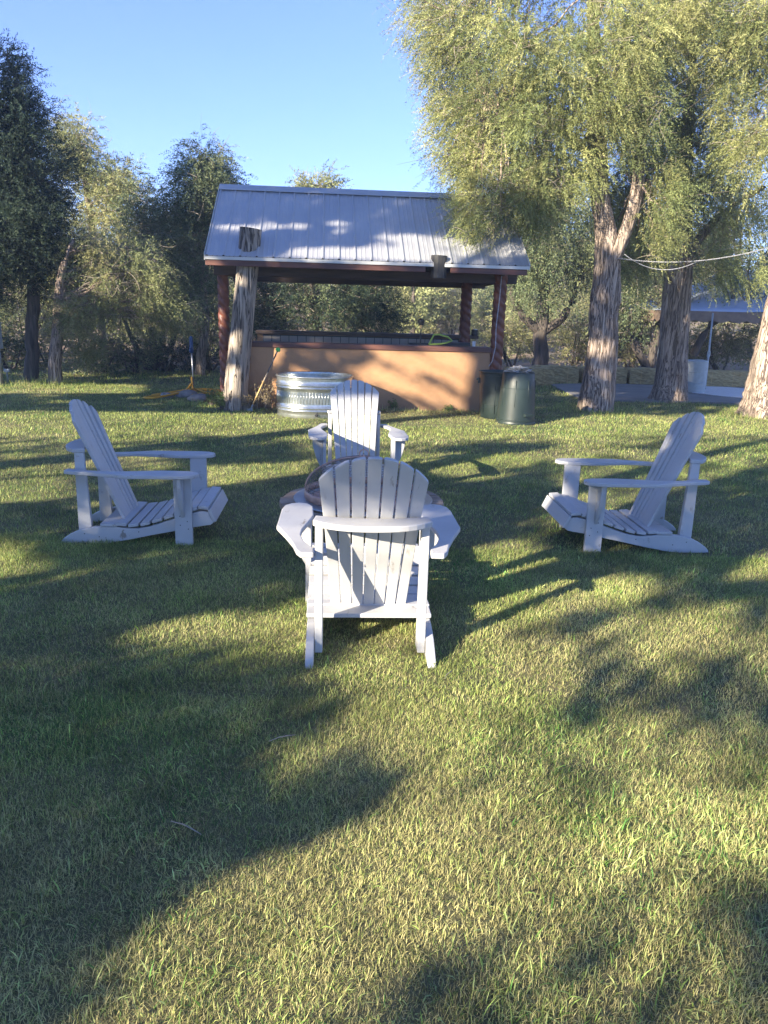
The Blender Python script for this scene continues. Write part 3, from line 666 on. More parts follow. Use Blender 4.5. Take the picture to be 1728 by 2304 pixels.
for i in range(80):
    a = 2*PI*i/80; q = (abs(math.cos(a))**2.25+abs(math.sin(a))**2.25)**(-1/2.25); x, y = .5195*1.03*math.cos(a)*q, .5195*.96*math.sin(a)*q
    mb.tube([(x, y, .20), (x, y, .36)], .0042, 6)
mb.build('flutes', GALV, t, smooth=True)

# ------------------------------------------------------------------ bins
def bin_mesh(rb, rt, h, n=36):
    return [(0, 0), (rb-.01, 0), (rb, .01), (rb+(rt-rb)*.30, h*.30), (rb+(rt-rb)*.30+.006, h*.305), (rb+(rt-rb)*.92, h*.92), (rt+.012, h*.925), (rt+.012, h*.95), (rt, h*.955), (rt+.006, h-.01), (rt+.018, h-.006), (rt+.018, h+.004), (rt-.004, h+.004), (rt-.008, h*.9), (rb-.008, .02), (0, .02)]
B1 = at(1118, 945, 11.05); 
t = empty('trash_bin', (at(1119, 900, 11.1)[0], 11.1, 0), .3, label='upright dark green plastic trash bin beside the bar, mouth open', cat='trash bin', group='green trash bins by the bar')
autosmooth(MB().lathe(bin_mesh(.235, .275, .67), 40).build('body', BINM, t), 50)
for a in (.3, 3.44):
    ca, sa = math.cos(a-.9), math.sin(a-.9); M = Matrix.Translation((ca*.285, sa*.285, .55)) @ Matrix.Rotation(a-.9, 4, 'Z')
    mb = MB(); mb.box(-.02, .03, -.07, .07, -.02, .015, M); mb.box(-.02, .01, -.07, .07, -.06, -.021, M); mb.build('handle', BINM, t, bevel=.006)
mb = MB()
for i in range(8):
    a = 2*PI*i/8+.2; mb.tube([(math.cos(a)*.244, math.sin(a)*.244, .08), (math.cos(a)*.264, math.sin(a)*.264, .50)], .006, 6)
mb.build('ribs', BINM, t, smooth=True)
X2 = at(1163, 900, 10.62)[0]
t = empty('trash_bin', (X2, 10.62, 0), 1.2, label='dark green plastic trash bin standing upside down with crumpled film on top', cat='trash bin', group='green trash bins by the bar')
h2 = .70; pf = [(r_, h2-z) for r_, z in bin_mesh(.222, .268, h2)]
autosmooth(MB().lathe(pf, 40).build('body', BINM, t), 50)
mb = MB()
for i in range(8):
    a = 2*PI*i/8+.1; mb.tube([(math.cos(a)*.232, math.sin(a)*.232, h2-.10), (math.cos(a)*.250, math.sin(a)*.250, .24)], .006, 6)
mb.build('ribs', BINM, t, smooth=True)
for a in (-2.3, .84):
    M = Matrix.Translation((math.cos(a)*.280, math.sin(a)*.280, .13)) @ Matrix.Rotation(a, 4, 'Z'); mb = MB(); mb.box(-.02, .03, -.07, .07, -.015, .02, M); mb.build('handle', BINM, t, bevel=.006)
bm = bmesh.new(); bmesh.ops.create_icosphere(bm, subdivisions=4, radius=1)
for v_ in bm.verts:
    p = v_.co; q = 1+.35*math.sin(p.x*7+p.y*3)*math.cos(p.y*6+p.z*4)+.2*math.sin(p.z*13+p.x*11); v_.co = Vector((p.x*.17*q, p.y*.12*q, max(0, p.z*.055*q+.02)))
me = bpy.data.meshes.new('crumpled_film'); bm.to_mesh(me); bm.free()
o = link('crumpled_film', me, PLASTICBAG); o.location = (X2-.01, 10.62, h2+.001); tag(o, 'crumpled clear plastic film lying on the upside down bin', 'plastic film')

# ------------------------------------------------------------------ tool leaning on the wall
b0 = at(562, 905, 11.05); b1 = at(627, 784, 11.33); b0 = np.array([b0[0], 11.05, .0]); d = b1-b0
t = empty('weeding_tool', tuple(b0), label='long handled tool with yellow shaft and green tip leaning on the bar wall', cat='garden tool')
MB().tube([d*.10, d*.48], .012, 8).build('lower_shaft', YWOOD, t, smooth=True)
MB().tube([d*.481, d*.95], .011, 8).build('upper_shaft', DEADWOOD, t, smooth=True)
MB().tube([d*.951, d*.965, d*.99, d*1.01], [.02, .036, .036, .018], 12).build('tip', GREENTIP, t, smooth=True)
mb = MB(); mb.tube([d*0.0+np.array([-.01, 0, .0]), d*.05, d*.099], [.008, .010, .013], 8); mb.box(-.05, .04, -.006, .006, -.01, .035); mb.build('blade', STEEL, t)

# dry weeds by the wall and small litter on the lawn
def weed(px, py, Y, h, n, dry, label):
    b = at(px, py, Y); t = empty('weed', (b[0], Y, 0), label=label, cat='weed', group='weeds along the bar wall')
    m = n; az = rng.uniform(0, 2*PI, m); ln = rng.uniform(.1, .5, m); hh = h*rng.uniform(.5, 1.1, m); S_ = np.linspace(0, 1, 6)[None, :]
    P = np.stack([np.cos(az)[:, None]*ln[:, None]*hh[:, None]*S_**1.6, np.sin(az)[:, None]*ln[:, None]*hh[:, None]*S_**1.6, hh[:, None]*S_], -1)+rng.normal(0, .03, (m, 1, 3))*[1, 1, 0]
    v, f = ntubes(P, np.linspace(.0035, .0012, 6)[None]*np.ones((m, 1)), 3); tag(link('stems', mesh_np('stems', v, f), TWIG if dry else BARKD, t), kind='stuff')
    C = P[:, 2:].reshape(-1, 3); D = rng.normal(0, 1, C.shape); D[:, 2] = abs(D[:, 2]); D /= np.linalg.norm(D, axis=1)[:, None]
    col = np.array([.34, .27, .15] if dry else [.13, .20, .06])*rng.uniform(.7, 1.2, (len(C), 1))
    v, f, c = sprays(C, D, rng.uniform(.03, .08, len(C)), 6, .012, .03, col, .5, .2); tag(link('leaves', mesh_np('leaves', v, f, c), LEAF, t), kind='stuff')
weed(575, 900, 11.30, .34, 22, True, 'dry brown weed at the wall foot just right of the dead trunk')
weed(603, 900, 11.32, .42, 24, True, 'tall dry weed with seed heads between the leaning tool and the tank')
weed(556, 905, 11.12, .20, 20, True, 'low dry weed at the right foot of the dead trunk')
weed(500, 905, 11.05, .22, 34, False, 'leafy green weed at the left foot of the dead trunk')
weed(478, 900, 11.5, .26, 34, False, 'green weed clump between the stones and the carved post')
weed(885, 922, 11.55, .15, 14, False, 'small green weed at the wall foot behind the rear chair')
weed(1010, 928, 11.6, .08, 14, False, 'low green weed at the wall foot near the bins')
for i, (px, py, L_, a_, lab) in enumerate([(605, 1683, .10, .6, 'small pale stick lying on the shaded lawn left of centre'), (385, 1865, .11, -.4, 'thin dark stick lying on the shaded lawn near the bottom left'), (1000, 1540, .09, 1.2, 'short stick lying on the grass behind the front chair')]):
    g_ = gpt(px, py); mb = MB(); mb.tube([(0, 0, 0), (L_*.4, .003, .003), (L_*.7, -.002, .004), (L_, -.004, .0)], [.0012, .0018, .0018, .001], 6)
    o = mb.build('stick', TWIG); o.location = (g_[0], g_[1], .026); o.rotation_euler = (0, .05, a_); tag(o, lab, 'stick', 'sticks on the lawn')
# ------------------------------------------------------------------ hydrant, hose, stones, utility box
hx = gpt(436, 888); hp = np.array([hx[0], hx[1], 0])
t = empty('yard_hydrant', tuple(hp), label='thin standpipe with a blue top behind the coiled yellow hose', cat='hydrant')
MB().tube([(0, 0, 0), (.0, 0, .40), (-.01, 0, .72)], .016, 8).build('pipe', STEEL, t, smooth=True)
mb = MB(); mb.lathe([(0, .70), (.03, .70), (.034, .74), (.03, .95), (.015, .98), (0, .98)], 12, c=(-.01, 0, 0)); mb.tube([(-.01, 0, .80), (-.01, -.09, .78), (-.01, -.12, .72)], .013, 8); mb.build('head', BLUEP, t, smooth=True)
mb = MB()
def wob(pts, r):
    P = [Vector(p) for p in pts]; out = []
    for i in range(len(P)-1):
        a, b, c, dd = P[max(i-1, 0)], P[i], P[i+1], P[min(i+2, len(P)-1)]
        for k2 in range(6):
            q = k2/6; out.append(.5*((2*b)+(-a+c)*q+(2*a-5*b+4*c-dd)*q*q+(-a+3*b-3*c+dd)*q**3))
    out.append(P[-1]); mb.tube(out, r, 7)
wob([(-.02, -.02, .30), (.02, -.12, .12), (.10, -.25, .05), (.30, -.2, .05), (.55, .0, .05), (.75, .12, .04), (.5, .25, .05), (.1, .1, .09), (-.25, -.25, .07), (-.5, -.7, .05)], .017)
wob([(.0, -.05, .22), (-.1, -.25, .08), (-.35, -.55, .05), (-.55, -.95, .04), (-.35, -1.0, .05), (-.1, -.5, .08), (.05, -.15, .12)], .017)
wob([(.1, -.1, .10), (.35, -.3, .06), (.6, -.25, .05), (.45, -.05, .06), (.2, .05, .08), (-.05, -.3, .06), (.15, -.6, .05), (.3, -.9, .04)], .017)
o = mb.build('garden_hose', YEL, smooth=True); o.location = tuple(hp); tag(o, 'tangled orange yellow hose lying in the grass left of the dead trunk', 'hose')
def rock(px, py, Y, rx, ry, rz, label, seed):
    bm = bmesh.new(); bmesh.ops.create_icosphere(bm, subdivisions=3, radius=1); r_ = random.Random(seed); ph = [r_.uniform(0, 6) for _ in range(4)]
    for v_ in bm.verts:
        p = v_.co; q = 1+.12*math.sin(3*p.x+ph[0])+.10*math.sin(4*p.y+ph[1])+.06*math.sin(9*p.z+ph[2]+5*p.x); p2 = p*q; v_.co = Vector((p2.x*rx, p2.y*ry, p2.z*rz))
    me = bpy.data.meshes.new('stone'); bm.to_mesh(me); bm.free(); o = link('stone', me, STONE, smooth=True); c = at(px, py, Y); o.location = (c[0], Y, rz*.45); tag(o, label, 'stone', 'stones by the hose'); return o
rock(445, 905, 12.1, .20, .15, .075, 'flat round grey stone in the grass just left of the dead trunk', 1)
rock(418, 900, 12.5, .17, .13, .09, 'smaller grey stone lying under the yellow hose', 2)
rock(375, 905, 12.4, .13, .10, .06, 'low stone at the left end of the yellow hose', 3)
ub = gpt(2, 868)
t = empty('utility_box', (ub[0]-.02, ub[1], 0), label='grey electric box on a thin post at the left edge of the yard', cat='electric box')
MB().box(-.22, .10, -.07, .07, .65, 1.08).build('box', GREYBOX, t, bevel=.01)
MB().box(-.225, .105, -.085, .075, 1.081, 1.10).build('lid', GREYBOX, t, bevel=.004)
MB().tube([(0, .09, 0), (0, .09, .9)], .03, 10).build('post', STEEL, t, smooth=True)
MB().tube([(.03, -.0, 0), (.03, -.0, .649)], .014, 8).build('conduit', STEEL, t, smooth=True)
t = empty('water_valve', tuple(gpt(18, 862)), label='small pale pipe valve low on the ground beside the electric box', cat='valve')
MB().tube([(0, 0, 0), (0, 0, .22), (.0, -.03, .25)], .016, 8).build('pipe', PALE, t, smooth=True); mb = MB(); mb.box(-.05, .05, -.03, .03, .20, .26); mb.build('body', PALE, t, bevel=.01)

# ------------------------------------------------------------------ hay bales
def bale_mesh(nm, seed):
    bm = bmesh.new(); bmesh.ops.create_cube(bm, size=1); bmesh.ops.subdivide_edges(bm, edges=bm.edges[:], cuts=9, use_grid_fill=True)
    r_ = random.Random(seed)
    for v_ in bm.verts:
        p = v_.co; v_.co = Vector((p.x*1.0*(1-.03*(abs(p.z)*2)**4)+r_.uniform(-.012, .012), p.y*.46+r_.uniform(-.012, .012), p.z*.38*(1-.04*(abs(p.x)*2)**6)+r_.uniform(-.012, .012)))
        for g_ in (-.25, .25):
            if abs(p.x-g_) < .06: v_.co.y *= .955; v_.co.z *= .955
    me = bpy.data.meshes.new(nm); bm.to_mesh(me); bm.free(); return me
hb = [bale_mesh('straw', s) for s in (1, 2, 3)]
straw_t = [HAY]
bp_ = [(1192, 868, .35), (1258, 866, .03), (1362, 867, .02), (1462, 868, .0), (1562, 869, .0), (1655, 871, .0), (1752, 873, .0), (1850, 875, .0)]
hl = ['straw bale at the left end of the low row, just right of the bins', 'second straw bale from the left in the low row, left of the big cedar', 'straw bale between the two big cedar trunks', 'straw bale partly behind the darker second cedar trunk', 'straw bale right behind the pale barrel', 'straw bale between the barrel and the leaning bright trunk', 'straw bale hidden mostly behind the bright trunk at the right edge', 'straw bale at the far right end of the row']
for i, (px, py, rz) in enumerate(bp_[:7]):
    p = gpt(px, py); t = empty('hay_bale', (p[0], 17.5-(.8 if i == 0 else 0)+p[0]*.0, 0), rz, label=hl[i], cat='straw bale', group='row of straw bales')
    sc_ = 1.0 if i else .95
    o = link('straw', hb[i % 3], HAY, t, smooth=False); o.location = (0, 0, .19); 
    mb = MB()
    for g_ in (-.25, .25):
        mb.tube([(g_, -.226, .0), (g_, -.226, .372), (g_, .226, .372), (g_, .226, .0)], .004, 5)
    mb.build('twine', YWOOD, t)
# ------------------------------------------------------------------ barrel, boards, tent
bp2 = gpt(1563, 884, .035)
t = empty('barrel', (bp2[0], bp2[1]+.2, .036), label='pale ribbed plastic barrel standing on the slab beside the tent pole', cat='barrel')
pf = [(0, 0), (.245, 0), (.262, .02), (.262, .20), (.268, .205), (.268, .215), (.262, .22), (.262, .41), (.268, .415), (.268, .425), (.262, .43), (.26, .63), (.245, .645), (0, .645)]
autosmooth(MB().lathe(pf, 32).build('body', PALE, t), 40)
MB().lathe([(.10, .646), (.10, .66), (0, .66)], 16, c=(.08, 0, 0)).build('lid', PALE, t)
poly = [tuple(gpt(*p, .04)[:2]) for p in ((1528, 868), (1640, 872), (1730, 880), (1728, 892), (1690, 897), (1620, 891), (1560, 884), (1520, 880))]
o = MB().prism(poly, .039, .052, lambda a, b, c: (a, b, c)).build('white_sheet', WHITEP); tag(o, 'flat white board lying on the patio slab behind the barrel', 'board')
c0 = at(1490, 697, 18.3); tz = c0[2]; TS = 5.6
t = empty('canopy_tent', (c0[0], 18.3, 0), label='square event tent with whitish blue roof and brown valance behind the trees at right', cat='tent')
ap = (TS/2, TS/2, tz+1.25)
v = []; f = []; n = 10
def tent_side(p0, p1):
    base = len(v)
    for i in range(n+1):
        q = i/n
        for j in range(n+1):
            s = j/n; a = [p0[k2]*(1-s)+p1[k2]*s for k2 in range(3)]; pt = [a[k2]*(1-q)+ap[k2]*q for k2 in range(3)]
            pt[2] -= .22*math.sin(PI*q)*(1-.3*math.sin(PI*s))+.03*math.sin(q*20+s*9)*(1-q); v.append(tuple(pt))
    for i in range(n):
        for j in range(n): b_ = base+i*(n+1)+j; f.append((b_, b_+1, b_+n+2, b_+n+1))
cs = [(0, 0, tz), (TS, 0, tz), (TS, TS, tz), (0, TS, tz)]
for i in range(4): tent_side(cs[i], cs[(i+1) % 4])
o = MB().add(v, f).build('roof', TARP, t, smooth=True); md = o.modifiers.new('thick', 'SOLIDIFY'); md.thickness = .006
mb = MB()
for i in range(4):
    a, b = cs[i], cs[(i+1) % 4]; m_ = 14
    ox, oy = (b[1]-a[1])/TS*.01, -(b[0]-a[0])/TS*.01
    for j in range(m_):
        s0, s1 = j/m_, (j+1)/m_; q = []
        for k2 in range(7):
            s = s0+(s1-s0)*k2/6; q.append((a[0]+(b[0]-a[0])*s+ox, a[1]+(b[1]-a[1])*s+oy, tz-.20-.06*math.sin(PI*k2/6)))
        q = [(a[0]+(b[0]-a[0])*s0+ox, a[1]+(b[1]-a[1])*s0+oy, tz-.004)]+q+[(a[0]+(b[0]-a[0])*s1+ox, a[1]+(b[1]-a[1])*s1+oy, tz-.004)]
        mb.add(q, [tuple(range(len(q)))])
o = mb.build('valance', VAL, t); md = o.modifiers.new('thick', 'SOLIDIFY'); md.thickness = .008
for (x, y) in ((.06, .06), (TS-.06, .06), (TS-.06, TS-.06), (.06, TS-.06), (TS/2, .06), (TS/2, TS-.06)):
    MB().tube([(x, y, 0), (x, y, tz-.02)], .028, 10).build('pole', GREYBOX, t, smooth=True)
pa = at(1604, 705, 18.0); pb = gpt(1586, 878, .035)
t = empty('leaning_pole', (pb[0], pb[1], .036), label='thin pale pole leaning beside the barrel under the tent edge', cat='pole'); dd = pa-pb
MB().tube([(0, 0, 0), tuple(dd)], .020, 8).build('pole_shaft', PALE, t, smooth=True)
mb = MB(); k_ = Vector(tuple(dd*.45)); mb.box(-.03, .03, -.03, .03, -.06, .06, Matrix.Translation(k_)); mb.build('bracket', PALE, t, bevel=.005)
MB().tube([k_+Vector((0, 0, -.05)), k_+Vector((-.28, -.05, -.42))], .007, 6).build('strut', STEEL, t)

# ------------------------------------------------------------------ ropes
def cat_pts(a, b, sag, n=40):
    return [tuple(np.array(a)*(1-q)+np.array(b)*q-np.array([0, 0, sag*4*q*(1-q)])) for q in np.linspace(0, 1, n)]
ra = at(1391, 581, 12.05); rb_ = at(1745, 553, 11.9)
mb = MB(); P = cat_pts(ra, rb_, .13, 260)
for ph in (0, PI): mb.tube([(p[0]+.007*math.cos(i*.9+ph)*0, p[1]+.006*math.cos(i*.75+ph), p[2]+.006*math.sin(i*.75+ph)) for i, p in enumerate(P)], .0038, 5, cap=False)
o = mb.build('rope', BALECORD, smooth=True); tag(o, 'white twisted rope strung from the big cedar to the bright trunk at the right edge', 'rope')
mb = MB(); P = cat_pts(at(1405, 572, 12.1), at(1570, 588, 12.0), .17, 50); mb.tube(P, .0055, 6)
o = mb.build('cord', BALECORD, smooth=True); tag(o, 'slack grey cord drooping below the twisted white rope', 'cord')

# ------------------------------------------------------------------ big cedars at right
def fk(*a): return blob(*a)
A_st = [stem((1336, 935, 12.3, 38), (1338, 905, 12.3, 37), (1346, 835, 12.3, 33), (1353, 763, 12.3, 31), (1357, 700, 12.3, 29), (1361, 672, 12.3, 31), (1364, 630, 12.3, 27), (1366, 589, 12.3, 25), (1366, 540, 12.3, 22), (1360, 490, 12.3, 19), (1350, 430, 12.35, 18), (1345, 350, 12.4, 20), (1340, 240, 12.5, 17), (1335, 60, 12.6, 12), (1330, -160, 12.6, 6)),
        stem((1368, 615, 12.25, 14), (1390, 560, 12.2, 14), (1412, 505, 12.2, 13), (1432, 430, 12.2, 13), (1440, 340, 12.2, 11), (1455, 240, 12.2, 9), (1470, 80, 12.2, 6)),
        stem((1345, 380, 12.4, 9), (1290, 310, 12.2, 8), (1200, 270, 12.0, 6), (1090, 235, 11.8, 4)),
        stem((1345, 250, 12.4, 8), (1250, 150, 12.2, 7), (1130, 70, 12, 5), (1000, 30, 11.9, 3))]
A_bl = [fk(950, 30, 12.2, 45, 70, .5, 9), fk(1020, 130, 12.2, 55, 120, .7, 22), fk(1040, 290, 12.1, 55, 85, .6, 18), fk(1065, 400, 12.0, 40, 60, .5, 10), fk(1080, 480, 11.6, 50, 28, .35, 9),
        fk(1120, 120, 12.1, 90, 150, 1.0, 45), fk(1140, 330, 12.0, 80, 120, .9, 36), fk(1180, 450, 12.1, 70, 70, .8, 20), fk(1240, 220, 12.0, 100, 160, 1.1, 55), fk(1255, 400, 12.1, 75, 80, .8, 22),
        fk(1350, 130, 11.8, 110, 140, 1.0, 44), fk(1420, 270, 11.8, 70, 75, .8, 18), fk(1440, 120, 11.8, 90, 140, .9, 32), fk(1200, -120, 12.2, 220, 120, 1.5, 50), fk(1440, -120, 12.2, 160, 120, 1.2, 30), fk(1400, 430, 13.3, 90, 110, .5, 34), fk(1420, 560, 13.3, 60, 60, .4, 10), fk(1490, 430, 12.0, 35, 60, .4, 9), fk(1485, 520, 12.1, 25, 40, .35, 5)]
TPA = make_tree('cedar_tree', gpt(1345, 925)[:2], A_st, A_bl, CEDAR, 'big cedar with a pale forked trunk and drooping crown right of the bar shelter', clump=.30, nsp=44, K=27, sl=.26, w=.0088, lw=.056, droop=.50, twigs=9, elong=1.2, jitter=.42, rough_trunk=True)
B_st = [stem((1500, 910, 14.1, 42), (1505, 870, 14.1, 34), (1510, 800, 14.1, 30), (1518, 700, 14.1, 29), (1524, 620, 14.1, 27), (1532, 540, 14.1, 21), (1535, 450, 14.1, 17), (1545, 330, 14.2, 13), (1560, 150, 14.2, 8)),
        stem((1520, 640, 14.0, 12), (1490, 560, 14.0, 11), (1470, 480, 14.0, 8), (1455, 400, 14, 6)), stem((1535, 600, 14.1, 11), (1580, 530, 14.0, 9), (1640, 470, 14.0, 6), (1720, 420, 13.9, 4))]
B_bl = [fk(1530, 130, 13.6, 90, 130, .9, 34), fk(1520, 330, 13.6, 80, 90, .8, 26), fk(1590, 280, 13.6, 80, 120, .8, 24), fk(1620, 500, 13.8, 90, 80, .9, 18), fk(1650, 610, 13.5, 70, 28, .5, 8), fk(1560, 420, 13.8, 70, 60, .7, 14), fk(1480, 560, 14.2, 50, 60, .5, 7), fk(1560, -60, 14, 120, 120, 1.1, 26)]
make_tree('cedar_tree', gpt(1500, 905)[:2], B_st, B_bl, CEDAR, 'dark trunked cedar behind the slack cord, second of the three big cedars', clump=.30, nsp=42, K=24, sl=.26, w=.0098, lw=.058, droop=.50, twigs=9, elong=1.2, jitter=.42, rough_trunk=True)
C_st = [stem((1724, 942, 12.2, 64), (1730, 900, 12.2, 56), (1745, 820, 12.2, 52), (1762, 730, 12.2, 46), (1785, 620, 12.2, 42), (1800, 480, 12.2, 34), (1815, 300, 12.2, 26), (1830, 80, 12.2, 16), (1840, -120, 12.2, 8))]
C_bl = [fk(1680, 120, 11.6, 90, 150, .8, 34), fk(1700, 320, 11.6, 70, 90, .7, 20), fk(1790, 180, 12, 120, 180, 1, 34), fk(1640, 20, 11.8, 90, 90, .9, 20), fk(1720, -100, 12, 180, 120, 1.2, 34), fk(1860, 350, 12, 90, 120, .8, 18)]
make_tree('cedar_tree', gpt(1722, 937)[:2], C_st, C_bl, CEDAR, 'thick sunlit cedar trunk leaning out of the right edge of the photo', clump=.30, nsp=42, K=24, sl=.26, w=.0098, lw=.058, droop=.50, twigs=9, elong=1.2, jitter=.42, rough_trunk=True)
# multi-stemmed tree behind
D_st = [stem((1215, 838, 20.6, 21), (1218, 800, 20.6, 16), (1218, 740, 20.6, 15), (1222, 680, 20.6, 13), (1225, 600, 20.6, 10), (1230, 480, 20.6, 6)), stem((1212, 745, 20.6, 10), (1185, 720, 20.5, 9), (1160, 690, 20.4, 8), (1152, 640, 20.3, 6), (1145, 560, 20.3, 4)),
        stem((1225, 745, 20.6, 10), (1262, 718, 20.5, 9), (1290, 670, 20.4, 8), (1300, 600, 20.4, 6), (1310, 520, 20.4, 4))]
D_bl = [fk(1215, 520, 20.4, 110, 110, 1.6, 62), fk(1290, 560, 20.3, 70, 90, 1.2, 30), fk(1170, 600, 20.3, 60, 60, 1.1, 20), fk(1250, 430, 20.6, 90, 80, 1.2, 26), fk(1200, 660, 20.3, 80, 25, .9, 8)]
make_tree('juniper_tree', gpt(1215, 836)[:2], D_st, D_bl, MIDG, 'dark juniper with a three way fork standing behind the straw bales', clump=.45, nsp=26, K=11, sl=.34, w=.026, lw=.11, droop=.7, twigs=4, bark=BARKD, limb_r=.03)
E_st = [stem((1460, 840, 19.5, 10), (1430, 780, 19.5, 9), (1400, 730, 19.4, 8), (1350, 690, 19.4, 6)), stem((1462, 840, 19.5, 9), (1480, 740, 19.5, 8), (1490, 640, 19.5, 6)), stem((1560, 800, 19.5, 9), (1600, 730, 19.4, 7), (1680, 690, 19.3, 5))]
E_bl = [fk(1440, 640, 19.6, 80, 80, 1.2, 36), fk(1400, 560, 19.8, 80, 70, 1.2, 26), fk(1590, 560, 19.6, 120, 90, 1.4, 44), fk(1640, 430, 20, 90, 90, 1.2, 26), fk(1400, 720, 19.5, 50, 50, .8, 12), fk(1700, 560, 20, 90, 110, 1.2, 26), fk(1480, 480, 20, 90, 60, 1.1, 18)]
make_tree('juniper_tree', (at(1462, 850, 19.5)[0], 19.5), E_st, E_bl, MIDG, 'bushy dark juniper behind the two big cedar trunks, its arching limbs spread low', clump=.45, nsp=24, K=11, sl=.34, w=.026, lw=.11, droop=.7, twigs=4, bark=BARKD, limb_r=.03)

# ------------------------------------------------------------------ left side trees
L1s = [stem((70, 870, 14.6, 17), (72, 780, 14.6, 14), (76, 660, 14.6, 13), (70, 500, 14.6, 11), (55, 350, 14.6, 8), (35, 170, 14.6, 4))]
L1b = [fk(20, 175, 14.6, 40, 50, .5, 12), fk(20, 270, 14.6, 85, 80, 1.0, 80), fk(30, 400, 14.6, 110, 110, 1.3, 150), fk(45, 540, 14.5, 110, 100, 1.3, 140), fk(-70, 420, 14.6, 110, 180, 1.3, 80), fk(80, 610, 14.4, 75, 60, .9, 24), fk(10, 650, 14.6, 80, 50, 1.0, 20), fk(-90, 620, 14.4, 90, 80, 1.0, 26)]
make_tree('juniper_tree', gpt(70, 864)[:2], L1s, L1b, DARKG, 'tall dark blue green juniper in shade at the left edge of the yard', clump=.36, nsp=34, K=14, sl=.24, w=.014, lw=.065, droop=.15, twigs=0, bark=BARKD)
L2s = [stem((122, 872, 14.0, 17), (125, 820, 14.0, 14), (130, 740, 14.0, 12), (134, 660, 14.0, 10), (142, 600, 14.0, 7), (165, 540, 14.2, 4))]
L2b = [fk(215, 640, 14.6, 95, 70, .9, 30), fk(185, 730, 14.0, 45, 60, .5, 11), fk(300, 610, 15.0, 90, 60, .9, 24), fk(310, 700, 14.8, 90, 45, .8, 18), fk(390, 660, 15.2, 70, 70, .9, 18), fk(240, 550, 15, 80, 50, .8, 14), fk(175, 790, 14.2, 40, 30, .4, 4)]
make_tree('cedar_tree', gpt(121, 869)[:2], L2s, L2b, OLIVE, 'sunlit pale trunk cedar left of the bar with long drooping twiggy branches', clump=.32, nsp=36, K=16, sl=.24, w=.013, lw=.06, droop=.6, twigs=10)
T1s = [stem((235, 862, 19, 11), (225, 700, 19, 9), (205, 500, 19, 7), (175, 300, 19, 3))]
T1b = [fk(172, 320, 19, 30, 50, .8, 26), fk(215, 400, 19, 42, 60, 1, 34), fk(270, 440, 19, 50, 55, 1, 34), fk(215, 500, 19, 80, 60, 1.2, 22), fk(290, 520, 18.5, 60, 50, 1, 14)]
make_tree('juniper_tree', (at(235, 860, 19)[0], 19), T1s, T1b, OLIVE, 'loose airy juniper rising behind the tall dark one, sky showing through', clump=.36, nsp=26, K=13, sl=.28, w=.018, lw=.085, droop=.3, twigs=5)
T2s = [stem((350, 862, 17.6, 10), (345, 760, 17.6, 9), (335, 640, 17.6, 7), (320, 500, 17.6, 5)), stem((352, 862, 17.6, 8), (385, 780, 17.5, 6), (400, 700, 17.4, 5)), stem((348, 862, 17.6, 8), (310, 790, 17.5, 6), (280, 720, 17.4, 4)), stem((355, 862, 17.6, 7), (362, 780, 17.5, 6), (375, 690, 17.4, 4))]
T2b = [fk(325, 480, 17.6, 42, 50, .8, 20), fk(345, 560, 17.6, 70, 60, 1, 34), fk(300, 620, 17.8, 90, 60, 1.1, 30), fk(390, 640, 17.5, 70, 60, 1, 24), fk(250, 600, 18, 80, 60, 1, 20)]
make_tree('juniper_tree', (at(350, 862, 17.6)[0], 17.6), T2s, T2b, MIDG, 'many stemmed green juniper in the middle of the left tree group', clump=.42, nsp=24, K=11, sl=.32, w=.018, lw=.085, droop=.4, twigs=5, bark=BARKD)
T3s = [stem((447, 868, 16.8, 12), (452, 800, 16.8, 11), (462, 740, 16.8, 9), (458, 640, 16.9, 8), (455, 480, 17, 6), (450, 350, 17, 3))]
T3b = [fk(460, 375, 17.2, 45, 40, .8, 32), fk(462, 440, 17.2, 66, 60, 1.1, 70), fk(420, 490, 17.2, 52, 60, 1, 28), fk(455, 560, 17.2, 75, 80, 1.1, 80), fk(430, 660, 17, 60, 70, 1, 28), fk(470, 720, 17, 40, 60, .7, 14), fk(520, 500, 17.2, 30, 70, .7, 14), fk(385, 520, 17.2, 30, 40, .6, 8)]
make_tree('juniper_tree', (at(447, 866, 16.8)[0], 16.8), T3s, T3b, MIDG, 'rounded tall juniper just left of the bar roof', clump=.40, nsp=26, K=11, sl=.30, w=.017, lw=.08, droop=.35, twigs=4)
# shrubs under the left trees
def shrub(px, py, Y, rx, ry, n, pal, label, **k):
    b = at(px, py+ry, Y); x = b[0]; z = float(gz(x, Y)); kk = Y/FPX
    st = []
    for q in range(5):
        a = rng.uniform(0, 2*PI); e = at(px+rng.uniform(-.7, .7)*rx, py-rng.uniform(0, .5)*ry, Y+rng.uniform(-.4, .4))
        p0 = np.array([x+rng.uniform(-.1, .1), Y, z-.02]); m = (p0+e)/2+np.array([0, 0, -.08]); st.append(([p0, m, e], [.035, .025, .012]))
    return make_tree('shrub', (x, Y), st, [blob(px, py, Y, rx, ry, rx*kk*.7, n)], pal, label, cat='shrub', group='shrubs behind the lawn', low=.1+z, **dict(dict(clump=.32, nsp=22, K=10, sl=.26, w=.022, lw=.085, droop=.2, twigs=8, bark=BARKD), **k))
shrub(225, 815, 16.4, 60, 45, 18, MIDG, 'low dark shrub right of the pale cedar trunk')
shrub(300, 800, 16.9, 60, 50, 18, MIDG, 'dark shrub with bare twigs in the middle below the left trees')
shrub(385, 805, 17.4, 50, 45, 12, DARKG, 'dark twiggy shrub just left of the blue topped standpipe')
shrub(20, 800, 17.0, 60, 60, 22, MIDG, 'shrub at the far left edge behind the electric box')
shrub(110, 790, 17.8, 70, 60, 20, PALEG, 'pale sunlit shrub between the dark trunk and the pale trunk')
